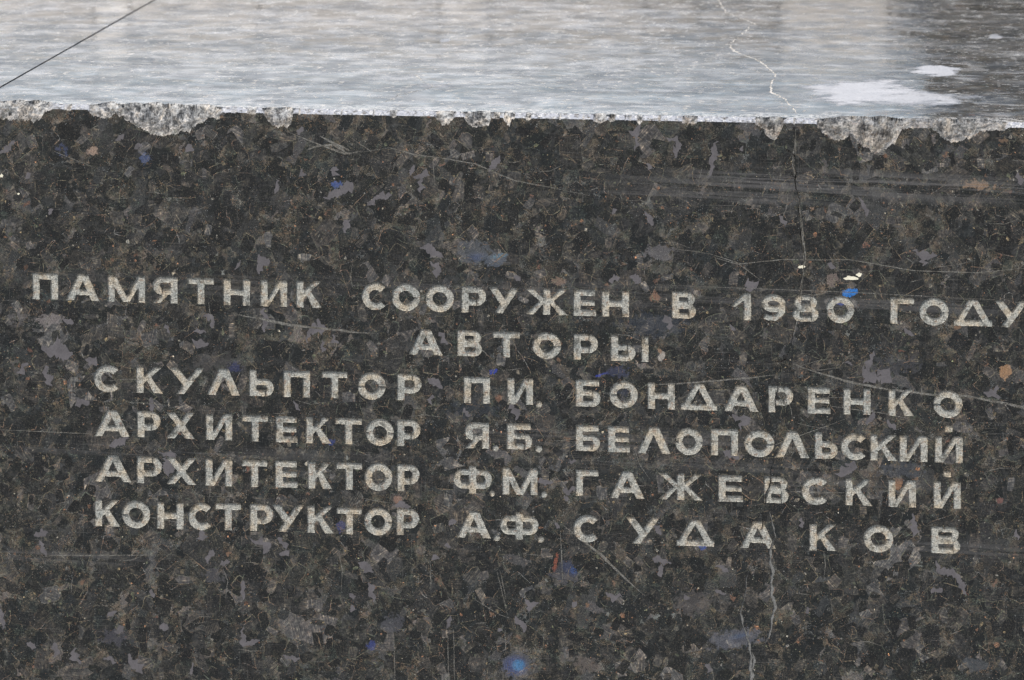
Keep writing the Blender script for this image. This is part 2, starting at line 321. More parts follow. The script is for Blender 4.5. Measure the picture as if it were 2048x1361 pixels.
def m_top(name='polished_granite_top', off=0.0):
    m, q, b, P = new_mat(name); V0 = uvtop(q, P)
    V = q.vm('ADD', V0, (5.3+off, 2.2, 0)) 
    g = gnode(q, V)
    col = q.mix(1.0, g['Color'], (1.1, 1.1, 1.12), 'MULTIPLY')
    # pitted spots where the polish is gone: pale, rough
    pn = q.noise(V, 80, 3, .6); pn2 = q.noise(V, 16, 3, .6)
    pit = q.m('MULTIPLY', q.mr(pn, .60, .68), q.mr(pn2, .36, .56))
    ps = q.noise(V, 300, 3, .6)
    pit = q.m('MAXIMUM', pit, q.m('MULTIPLY', q.mr(ps, .60, .66), .05))
    band = q.noise(q.vm('MULTIPLY', V, (1.1, 5, 1)), 1.0, 3, .55)
    film = q.mr(band, .40, .58)
    fs = q.mr(q.noise(V, 20, 3, .5), .38, .62)
    dk = q.mr(q.noise(q.vm('ADD', V, (2, 9, 0)), 17, 3, .55), .46, .60)
    dk = q.m('MAXIMUM', dk, q.m('MULTIPLY', q.mr(q.noise(q.vm('ADD', V, (7, 9, 0)), 40, 2, .5), .52, .64), .6))
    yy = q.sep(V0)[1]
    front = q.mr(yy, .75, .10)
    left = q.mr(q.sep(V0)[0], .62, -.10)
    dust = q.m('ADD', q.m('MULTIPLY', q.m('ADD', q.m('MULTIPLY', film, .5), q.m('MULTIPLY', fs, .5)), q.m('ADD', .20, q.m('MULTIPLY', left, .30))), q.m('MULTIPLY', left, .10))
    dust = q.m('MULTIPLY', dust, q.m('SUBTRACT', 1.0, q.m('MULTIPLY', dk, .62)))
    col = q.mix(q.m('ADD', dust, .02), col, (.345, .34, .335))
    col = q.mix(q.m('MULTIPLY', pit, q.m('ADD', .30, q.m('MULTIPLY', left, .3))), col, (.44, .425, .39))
    wsp = q.m('MULTIPLY', q.mr(q.noise(q.vm('MULTIPLY', q.vm('ADD', V, (1, 3, 0)), (14, 30, 1)), 1.0, 3, .55), .54, .72), .32)
    col = q.mix(wsp, col, (.42, .42, .42))
    crush = q.m('MULTIPLY', q.mr(q.m('ADD', yy, q.m('MULTIPLY', q.m('SUBTRACT', pn2, .5), .10)), .060, .02), q.mr(q.noise(V, 120, 4, .7), .44, .58))
    col = q.mix(q.m('MULTIPLY', crush, .75), col, (.42, .41, .39))
    tex = q.noise(V0, 26, 4, .65)
    st = None
    for (px, py, rx, ry, a, amt, soft) in ((1725,184,95,170,0,1,.7), (1800,196,120,95,0,.9,.9), (1672,176,60,55,0,.9,.8), (1875,141,44,85,0,.95,.45), (1990,73,14,40,0,.6,.5), (860,172,34,20,0,.45,1.0), (890,82,9,40,0,.55,.7)):
        c, f = blob(q, V0, col, top(px, py), (rx*PX, ry*PX), a, (0, 0, 0), amt, soft, namp=.95, tex=tex)
        st = f if st is None else q.m('MAXIMUM', st, f)
    col = q.mix(q.m('MULTIPLY', st, q.mr(ps, .38, .52, .6, .85)), col, (.33, .335, .35))
    q.set(b.inputs['Base Color'], col)
    ro = q.m('ADD', q.mr(q.noise(V, 12, 4, .6), .35, .65, .08, .22), q.m('MULTIPLY', q.m('MAXIMUM', pit, st), .45))
    q.set(b.inputs['Roughness'], ro)
    b.inputs['IOR'].default_value = 1.5
    q.set(b.inputs['Specular IOR Level'], q.mr(q.m('MAXIMUM', pit, q.m('MAXIMUM', st, crush)), 0, 1, .5, .12))
    bump(q, b, q.m('SUBTRACT', q.m('MULTIPLY', pn2, 1.5), q.m('MULTIPLY', pit, .6)), .3, .0010)
    return m
def m_plain(name, color, rough, var=.2, scale=40, b_=.0):
    m, q, b, P = new_mat(name)
    n = q.noise(P, scale, 5, .65, dim='3D')
    q.set(b.inputs['Base Color'], q.ramp(n, [(.3, tuple(c*(1-var) for c in color)), (.7, tuple(c*(1+var) for c in color))]))
    b.inputs['Roughness'].default_value = rough
    if b_: bump(q, b, n, .6, b_)
    return m
MF = m_face(); MT = m_top(); MT2 = m_top('polished_granite_side_top', 3.0); ML = m_letter(); MB = m_broken(); MV = m_vein(); MTH = m_thread()
MM = m_inlay('mauve_mineral', (.068, .063, .066), .34, .35)
MC = m_inlay('cream_droplet', (.50, .475, .37), .3, .5)
MD = m_plain('crack_dark', (.075, .066, .058), .9, .4, 300)
MP = m_plain('crack_pale', (.105, .105, .10), .9, .45, 500, .001)
MPT = m_plain('crack_pale_top', (.33, .315, .29), .9, .6, 300, .001)
MSIDE = m_plain('sawn_granite', (.05, .048, .046), .7, .4, 90, .001)

# ------------------------------------------------------------------ objects helpers
PLINTH_LOC = Vector((0, .8, -1.3))
def empty(name, loc, parent=None):
    o = bpy.data.objects.new(name, None); C.objects.link(o); o.location = loc; o.parent = parent; return o
def mesh_obj(name, verts, faces, mats, parent=None, idx=None, smooth=False, label=None):
    me = bpy.data.meshes.new(name); me.from_pydata([tuple(map(float, v)) for v in verts], [], [tuple(map(int, f)) for f in faces])
    for m in mats: me.materials.append(m)
    if idx is not None: me.polygons.foreach_set('material_index', np.asarray(idx, dtype=np.int32))
    if smooth: me.polygons.foreach_set('use_smooth', np.ones(len(me.polygons), dtype=bool))
    me.update()
    o = bpy.data.objects.new(name, me); C.objects.link(o)
    if parent is not None: o.parent = parent
    if label: o['label'] = label
    return o
plinth = empty('granite_plinth', PLINTH_LOC)
plinth['label'] = 'dark brown-black polished granite plinth with an engraved six line inscription and a chipped upper edge'
plinth['category'] = 'plinth'
slab = None

# ------------------------------------------------------------------ glyphs, in pixels: x right, y up from the baseline
S, SH = 15.0, 12.6                # vertical and horizontal stroke widths
def rect(x0, y0, x1, y1): return [(x0, y0), (x1, y0), (x1, y1), (x0, y1)]
def diag(x0, y0, x1, y1, w):      # parallelogram with horizontal ends of width w
    return [(x0, y0), (x0+w, y0), (x1+w, y1), (x1, y1)]
def arc(cx, cy, rx, ry, t, a0, a1, n=22, ty=None):
    ty = t if ty is None else ty
    o = [(cx+rx*math.cos(R(a0+(a1-a0)*i/n)), cy+ry*math.sin(R(a0+(a1-a0)*i/n))) for i in range(n+1)]
    i_ = [(cx+(rx-t)*math.cos(R(a1+(a0-a1)*i/n)), cy+(ry-ty)*math.sin(R(a1+(a0-a1)*i/n))) for i in range(n+1)]
    return o+i_
def ring(cx, cy, rx, ry, t): return [arc(cx, cy, rx, ry, t, 0, 180), arc(cx, cy, rx, ry, t, 180, 360)]
def bowl(x0, y0, x1, y1, t=S, th=SH, flip=False):  # D-shaped stroke from a stem at x0 bulging to x1
    h = y1-y0; rr = min(h/2, abs(x1-x0)*.62)
    sx = -1 if flip else 1
    cx = x1-sx*rr
    a = arc(0, 0, rr, h/2, t, -90, 90, ty=th)
    a = [(cx+sx*p[0], y0+h/2+p[1]) for p in a]
    return [a, rect(min(x0, cx), y0, max(x0, cx), y0+th), rect(min(x0, cx), y1-th, max(x0, cx), y1)]
def glyph(ch, w, h):
    s, t = S, SH
    if ch == 'П': return [rect(0, 0, s, h), rect(w-s, 0, w, h), rect(0, h-t, w, h)]
    if ch == 'Н': return [rect(0, 0, s, h), rect(w-s, 0, w, h), rect(0, h*.38, w, h*.38+t)]
    if ch == 'Т': return [rect(0, h-t, w, h), rect(w/2-s/2, 0, w/2+s/2, h)]
    if ch == 'Г': return [rect(0, 0, s, h), rect(0, h-t, w, h)]
    if ch == 'І': return [rect(0, 0, w, h)]
    if ch == 'Е': return [rect(0, 0, s, h), rect(0, 0, w, t), rect(0, h-t, w*.96, h), rect(0, h*.5-t*.45, w*.95, h*.5+t*.45)]
    if ch == 'А':
        ap = 19
        return [diag(0, 0, w/2-ap/2, h, s+1.5), diag(w-s-1.5, 0, w/2+ap/2-s-1.5, h, s+1.5), [(w*.14, h*.20), (w*.86, h*.20), (w*.72, h*.42), (w*.28, h*.42)]]
    if ch == 'Л': return [diag(0, 0, w/2-10, h, s+2), diag(w-s-2, 0, w/2+10-s-2, h, s+2)]
    if ch == 'Д':
        return [rect(0, 0, w, t), diag(w*.07, t-.5, w/2-9, h, s), diag(w*.93-s, t-.5, w/2+9-s, h, s)]
    if ch == 'М':
        return [rect(0, 0, s-.5, h), rect(w-s+.5, 0, w, h), [(0, h), (s*1.0, h), (w/2+s*.45, 0), (w/2-s*.45, 0)], [(w, h), (w-s*1.0, h), (w/2-s*.45, 0), (w/2+s*.45, 0)]]
    if ch in 'ИЙ':
        return [rect(0, 0, s, h), rect(w-s, 0, w, h), [(s*.35, 0), (s+3, 0), (w-s*.35, h), (w-s-3, h)]]
    if ch == 'К': return [rect(0, 0, s, h), [(s-1, h*.33), (s-1, h*.62), (w-s*1.15, h), (w-1, h)], [(s*1.1, h*.62), (s*1.75, h*.70), (w, 0), (w-s*1.25, 0)]]
    if ch == 'Х': return [diag(0, 0, w-s-2, h, s+2), diag(w-s-2, 0, 0, h, s+2)]
    if ch == 'У': return [diag(w*.18, 0, w-s-2, h, s+2), [(0, h), (s+2, h), (w*.60, h*.42), (w*.44, h*.24)]]
    if ch == 'Ж':
        m = w/2
        return [rect(m-s/2, 0, m+s/2, h), [(0, h), (s+2, h), (m+2, h*.46), (m-8, h*.42)], [(w, h), (w-s-2, h), (m-2, h*.46), (m+8, h*.42)],
                [(0, 0), (s+2, 0), (m+3, h*.62), (m-7, h*.66)], [(w, 0), (w-s-2, 0), (m-3, h*.62), (m+7, h*.66)]]
    if ch == 'Р': return [rect(0, 0, s, h)]+bowl(s-1, h*.26, w, h)
    if ch == 'Я': return [rect(w-s, 0, w, h)]+bowl(w-s+1, h*.32, 1, h, flip=True)+[[(0, 0), (s+2, 0), (w-s+2, h*.45), (w-s-10, h*.45)]]
    if ch == 'Ь': return [rect(0, 0, s, h)]+bowl(s-1, 0, w, h*.66)
    if ch == 'Б': return [rect(0, 0, s, h), rect(0, h-t, w*.94, h)]+bowl(s-1, 0, w, h*.62, th=t-1)
    if ch == 'В': return [rect(0, 0, s, h)]+bowl(s-1, h*.46, w*.95, h, th=t-1.5)+bowl(s-1, 0, w, h*.56, th=t-1.5)
    if ch in 'О0': return ring(w/2, h/2, w/2, h/2+1.2, s)
    if ch == 'С': return [arc(w*.54, h/2, w*.54, h/2+1, s, 42, 318, 30)]
    if ch == 'Ф':
        y0, y1 = h*.17, h*.90; rr = (y1-y0)/2
        a = arc(0, 0, rr, rr, s-1, 90, 270, ty=t-.5); b = arc(0, 0, rr, rr, s-1, -90, 90, ty=t-.5)
        return [rect(w/2-s/2, 0, w/2+s/2, h+1), [(rr+p[0], y0+rr+p[1]) for p in a], [(w-rr+p[0], y0+rr+p[1]) for p in b],
                rect(rr-1, y0, w-rr+1, y0+t-.5), rect(rr-1, y1-t+.5, w-rr+1, y1)]
    if ch == '.': return [[(w/2+w/2*math.cos(R(a)), w/2+w/2*math.sin(R(a))) for a in range(0, 360, 24)]]
    if ch == '-': return [rect(0, 0, w, h)]
    if ch == '1': return [rect(w-s, 0, w, h), [(0, h*.50), (11, h*.50), (w-s+1, h*.74), (w, h), (w-s, h)]]
    if ch == '9': return ring(w/2, h*.66, w/2, h*.345, s-1.5)+[[(w-13, h*.62), (w, h*.66), (w-1, h*.34), (w-8, h*.14), (w*.60, 0), (w*.3, 0), (w*.08, h*.07), (w*.16, h*.28), (w*.36, h*.21), (w*.58, h*.23), (w*.70, h*.34)]]
    if ch == '8': return (bowl(w/2-1, h*.46, w*.94, h, t=s-1, th=t-2)+bowl(w/2+1, h*.46, w*.06, h, t=s-1, th=t-2, flip=True)
                          +bowl(w/2-1, 0, w, h*.56, t=s-1, th=t-2)+bowl(w/2+1, 0, 0, h*.56, t=s-1, th=t-2, flip=True))
    raise ValueError(ch)

ROWS = [  # (baseline control points, [(char, x0, x1)])
 ([(90,599),(618,615.5),(1230,633.8),(1800,648),(2010,654.5)], 53,
  [('П',64,116),('А',131,199),('М',215,290),('Я',304,355),('Т',375,428),('Н',446,500),('И',520,574),('К',592,644),
   ('С',723,774),('О',782.5,840),('О',850,908),('Р',922,972),('У',977,1039),('Ж',1050,1136),('Е',1146,1192),('Н',1203,1258),
   ('В',1343,1392),('1',1461,1502),('9',1522,1571),('8',1585,1637),('0',1651.5,1708.5),('Г',1780,1828),('О',1838,1897.5),('Д',1907,1984),('У',1989,2056)]),
 ([(850,710),(940,712.5),(1010,714.6),(1170,719.5),(1290,724)], 51,
  [('А',817,885),('В',914,964),('Т',985,1039.5),('О',1064.5,1122),('Р',1146.5,1196),('Ь',1221,1271),('І',1282,1297)]),
 ([(300,786.5),(590,794.5),(820,801),(950,806.7),(1180,813.5),(1320,818.4),(1480,823),(1640,827.7),(1800,832),(1900,835)], 53,
  [('С',187,240.5),('К',272,326),('У',338,409),('Л',414,480),('Ь',498,547.5),('П',566,620),('Т',643,694.5),('О',714.6,771.3),('Р',794,843),
   ('П',927,980),('И',1013.6,1066),('.',1071,1084.5),('Б',1151,1201),('О',1218,1275.5),('Н',1295,1349.5),('Д',1361,1433.5),('А',1446,1517),
   ('Р',1536,1586.5),('Е',1614.6,1661),('Н',1686,1741),('К',1776,1828),('О',1866,1925)]),
 ([(220,873),(300,875),(440,880.5),(570,885),(700,888.5),(815,892.6),(950,897),(1180,902.5),(1310,907.5),(1450,911.4),(1650,917.5),(1770,921.6),(1900,925.7)], 52.5,
  [('А',188,259),('Р',273.7,321),('Х',332,390),('И',411,464.5),('Т',483,536),('Е',551,595),('К',611,662.6),('Т',669.5,724),('О',731,787.4),('Р',793.5,841),
   ('Я',928,978),('.',984.5,997.5),('Б',1013,1064.5),('.',1070,1084.5),('Б',1150.6,1200),('Е',1215,1260),('Л',1274,1341),('О',1350,1405.4),('П',1421,1476),
   ('О',1488,1548.6),('Л',1550,1619),('Ь',1629,1675.4),('С',1681,1735),('К',1740,1795),('И',1798.5,1855),('Й',1869,1925.6)]),
 ([(225,964),(300,966.8),(437,972),(572,975.6),(700,979.7),(816,983),(945,986.8),(1040,989.8),(1174,992.7),(1255,997),(1360,1000),(1460,1003.7),(1717,1011.5),(1804,1014.6),(1894,1017.3)], 53.5,
  [('А',188,263),('Р',273,323.6),('Х',332,392.6),('И',410,464.5),('Т',482.5,534.5),('Е',550,595),('К',615.5,664),('Т',672,724),('О',728.6,784.6),('Р',793.5,839),
   ('Ф',906,983.7),('.',978,990),('М',1004,1075),('.',1082,1094.7),('Г',1151,1196.7),('А',1219,1289),('Ж',1316,1406),('Е',1436,1486),('В',1527.4,1577),
   ('С',1602.6,1658),('К',1690,1745.5),('И',1776,1831.6),('Й',1866.5,1921.5)]),
 ([(215,1053),(340,1058.4),(456,1060.7),(576,1063.5),(700,1068.6),(816,1071),(947,1076),(1040,1079),(1285,1088),(1390,1092.5),(1516,1097),(1646,1101.7),(1890,1107)], 53.5,
  [('К',189,240.6),('О',243,300.4),('Н',313,367),('С',375.6,426),('Т',430,482),('Р',499.3,546.5),('У',543,609),('К',614,668),('Т',673,723.5),('О',727.6,784),('Р',792.5,838.7),
   ('А',913,982),('.',986.6,1000.4),('Ф',999,1077),('.',1075,1088),('С',1146,1199.6),('У',1251,1320),('Д',1352,1428),('А',1479.6,1552),('К',1618,1674),('О',1726.7,1786.5),('В',1861.7,1920.5)]),
]
def wobble(poly, step=4.0, amp=.55):
    out = []
    n = len(poly)
    for i in range(n):
        a, b = poly[i], poly[(i+1) % n]; L = math.dist(a, b); k = max(1, int(L/step))
        for j in range(k):
            u = j/k; f = 1 if j else .7
            out.append((a[0]+(b[0]-a[0])*u+rnd.uniform(-amp, amp)*f, a[1]+(b[1]-a[1])*u+rnd.uniform(-amp, amp)*f))
    return out
LETTERS = []   # (kind, char, row, [polygons in face metres])
LINE = ['top', 'second', 'third', 'fourth', 'fifth', 'bottom']
for ri, (base, hh, chars) in enumerate(ROWS):
    bx, by = zip(*base)
    def yb(x):
        if x < bx[0]: return by[0]-(bx[0]-x)*.030
        if x > bx[-1]: return by[-1]+(x-bx[-1])*.029
        return float(np.interp(x, bx, by))
    for ch, x0, x1 in chars:
        w = x1-x0; h = hh+rnd.uniform(-.6, .6); xm = (x0+x1)/2; b0 = yb(xm)+(5 if ch == '.' else 0)
        polys = [(p, 0) for p in glyph(ch, w, h)]
        if ch == 'Й': polys.append((rect(w*.5-8, h+9, w*.5+8, h+21), 0))
        pp = []
        for p, _ in polys:
            p = wobble(p, 4.5, .5)
            pp.append([face(x0+x, b0+(x-w/2)*.030-y) for x, y in p])
        kind = 'full_stop' if ch == '.' else ('digit' if ch in '1980' and ri == 0 and ch != 'О' else 'letter')
        LETTERS.append((kind, ch, ri, pp))

# ------------------------------------------------------------------ worn upper edge
CH = 9.2*PX                       # leg of the small chamfer
LOW = []                          # lower boundary of every chip on the front face, photograph pixels
z = 2.926
def zz(pts, ox=0): return [(ox+a/z, b/z) for a, b in pts]
LOW += [(-700,215,0)]
chips = [
 [(-120,217),(-90,235),(-60,240),(-30,236)]+zz([(0,690),(60,705),(120,700),(200,712),(240,695),(260,660),(320,635),(360,628)]),
 zz([(505,636),(550,680),(600,695),(650,690),(680,662),(700,680),(760,715),(800,745),(850,765),(890,785),(950,797),(1000,786),(1060,772),(1110,765),(1150,735),(1190,710),(1230,698),(1285,702),(1290,670),(1310,650)]),
 zz([(1535,655),(1560,700),(1600,735),(1650,748),(1700,740),(1715,665)]),
 zz([(555,685),(575,705),(600,735),(630,735),(650,705),(668,692)], 680),
 zz([(728,695),(750,725),(790,750),(830,748),(870,735),(884,700)], 680),
 zz([(955,697),(970,725),(990,732),(1003,700)], 680),
 zz([(1480,710),(1500,722),(1530,718),(1560,712)], 680),
 zz([(1735,712),(1750,728),(1770,715)], 680),
 zz([(2000,718),(2030,735),(2090,722)], 680),
 zz([(475,732),(520,748),(545,790),(570,817),(600,812),(625,770),(640,738)], 1348),
 zz([(835,738),(870,780),(910,812),(960,826),(1010,802),(1050,790),(1072,832),(1105,856),(1140,872),(1172,896),(1205,884),(1250,868),(1292,838),(1302,812),(1320,782),(1350,752),(1420,750),(1505,750),(1550,784),(1580,815),(1632,838),(1680,826),(1740,806),(1770,784),(1800,772),(1860,766),(1930,765),(1955,750)], 1348),
 [(2120,258),(2135,275),(2160,282),(2190,270),(2200,260)],
]
step = .8*PX
X0, X1 = -1.35, 1.35
xs = np.arange(X0, X1+step/2, step)
cx_in, ch_in = [], []
hs = np.full(len(xs), CH); bs = np.full(len(xs), CH); cf = np.zeros(len(xs))
def fn(x, s, seed): return mnoise.fractal(Vector((x*s, seed*7.3, 1.1)), .8, 2.1, 5)
for ci, c in enumerate(chips):
    pts = sorted([face(px, py) for px, py in c])
    px_ = [p[0] for p in pts]; pz = [-p[1] for p in pts]
    sel = (xs >= px_[0]) & (xs <= px_[-1])
    h = np.interp(xs[sel], px_, pz)
    jit = np.array([fn(x, 160, ci)*.0035+fn(x, 600, ci+50)*.0016 for x in xs[sel]])
    e = np.minimum(1, np.maximum(0, (h-CH)/.006))
    h = np.maximum(h+jit*e, CH)
    xr = (xs[sel]-px_[0])/(px_[-1]-px_[0])
    wide = (px_[-1]-px_[0])
    envl = np.minimum(1, np.sin(np.pi*np.clip(xr, 0, 1))*2.4)
    back = (.010+.028*np.minimum(1, wide/.10))*envl*(1+.55*np.array([fn(x, 45, ci+9) for x in xs[sel]]))+np.array([fn(x, 500, ci+70) for x in xs[sel]])*.006*envl
    hs[sel] = h; bs[sel] = np.maximum(CH, np.maximum(back*.8, CH*.9)); cf[sel] = np.maximum(cf[sel], np.clip(np.maximum((h-CH)/.004, envl*.8), 0, 1))
# tiny nicks everywhere else
nick = np.array([max(0, fn(x, 70, 3)-.28) for x in xs])
free = cf < .01
hs[free] += nick[free]*.006+np.abs(np.array([fn(x, 90, 4) for x in xs[free]]))*.0006
bs[free] += nick[free]*.012+np.abs(np.array([fn(x, 120, 5) for x in xs[free]]))*.003
cf[free] = np.clip(nick[free]*4, 0, 1)

# ------------------------------------------------------------------ planar partition (constrained triangulation + even/odd classification)
def ccw(p):
    a = sum(p[i][0]*p[(i+1) % len(p)][1]-p[(i+1) % len(p)][0]*p[i][1] for i in range(len(p)))
    return p if a > 0 else p[::-1]
def partition(polys, extra=()):
    K = 1000.0
    vs, es = [Vector((x*K, y*K)) for x, y in extra], []
    for p in polys:
        b = len(vs); vs += [Vector((x*K, y*K)) for x, y in p]; n = len(p)
        es += [(b+i, b+(i+1) % n) for i in range(n)]
    v, e, f, *_ = delaunay_2d_cdt(vs, es, [], 0, 1e-5, False)
    v = np.array([(a.x/K, a.y/K) for a in v]); f = np.array([t for t in f], dtype=int)
    cen = v[f].mean(axis=1)
    return v, f, cen
_srt = {}
def inside(poly, pts):
    """non-zero winding test, vectorised"""
    p = np.array(poly); lo, hi = p.min(0), p.max(0)
    key = id(pts)
    if _srt.get('k') != key: o_ = np.argsort(pts[:, 0]); _srt.update(k=key, o=o_, x=pts[o_, 0])
    i0, i1 = np.searchsorted(_srt['x'], [lo[0], hi[0]]); sub = _srt['o'][i0:i1]; ysub = pts[sub, 1]
    cand = sub[(ysub >= lo[1]) & (ysub <= hi[1])]
    res = np.zeros(len(pts), bool)
    if not len(cand): return res
    q = pts[cand]; a = p; b = np.roll(p, -1, 0)
    if len(q)*len(p) < 4e6:
        ax, ay = a[None, :, 0], a[None, :, 1]; bx_, by_ = b[None, :, 0], b[None, :, 1]; qx, qy = q[:, None, 0], q[:, None, 1]
        cr = (bx_-ax)*(qy-ay)-(qx-ax)*(by_-ay)
        wn_ = ((ay <= qy) & (by_ > qy) & (cr > 0)).sum(1)-((ay > qy) & (by_ <= qy) & (cr < 0)).sum(1)
        res[cand[wn_ != 0]] = True
        return res
    wn_ = np.zeros(len(q), int)
    for (ax, ay), (bx_, by_) in zip(a, b):
        cr = (bx_-ax)*(q[:, 1]-ay)-(q[:, 0]-ax)*(by_-ay)
        wn_ += ((ay <= q[:, 1]) & (by_ > q[:, 1]) & (cr > 0)).astype(int)
        wn_ -= ((ay > q[:, 1]) & (by_ <= q[:, 1]) & (cr < 0)).astype(int)
    res[cand[wn_ != 0]] = True
    return res
def ribbon(pts, jag=.35, step=3.0, taper=True, wmul=1.0, seed=0):
    """jagged band along a polyline of (px, py, width), photograph pixels"""
    r = random.Random(seed); L, Rr = [], []
    P = []
    for (a, b) in zip(pts[:-1], pts[1:]):
        n = max(1, int(math.dist(a[:2], b[:2])/step))
        for i in range(n):
            u = i/n; P.append([a[k]+(b[k]-a[k])*u for k in range(3)])
    P.append(list(pts[-1])); n = len(P)
    kn = 2+n//3
    k1 = [r.uniform(1-jag, 1+jag) for _ in range(kn)]; k2 = [r.uniform(1-jag, 1+jag) for _ in range(kn)]
    kj = [r.uniform(-jag, jag)*pts[0][2]*.5 for _ in range(kn)]
    for i, (x, y, w) in enumerate(P):
        a = P[max(0, i-1)]; b = P[min(n-1, i+1)]; dx, dy = b[0]-a[0], b[1]-a[1]; l = math.hypot(dx, dy) or 1
        nx, ny = -dy/l, dx/l
        u = i/max(1, n-1); tp = (min(1, 3.2*min(u, 1-u)+.22)) if taper else 1
        g1, g2, gj = (np.interp(u*(kn-1), range(kn), kk) for kk in (k1, k2, kj))
        w1 = w*.5*tp*wmul*g1*(1+r.uniform(-jag, jag)*.45)+gj; w2 = w*.5*tp*wmul*g2*(1+r.uniform(-jag, jag)*.45)-gj
        if w1+w2 < .5: w1 = w2 = .3
        jx = r.uniform(-jag, jag)*step*.3
        L.append((x+nx*w1+jx, y+ny*w1)); Rr.append((x-nx*w2+jx, y-ny*w2))
    return L+Rr[::-1]

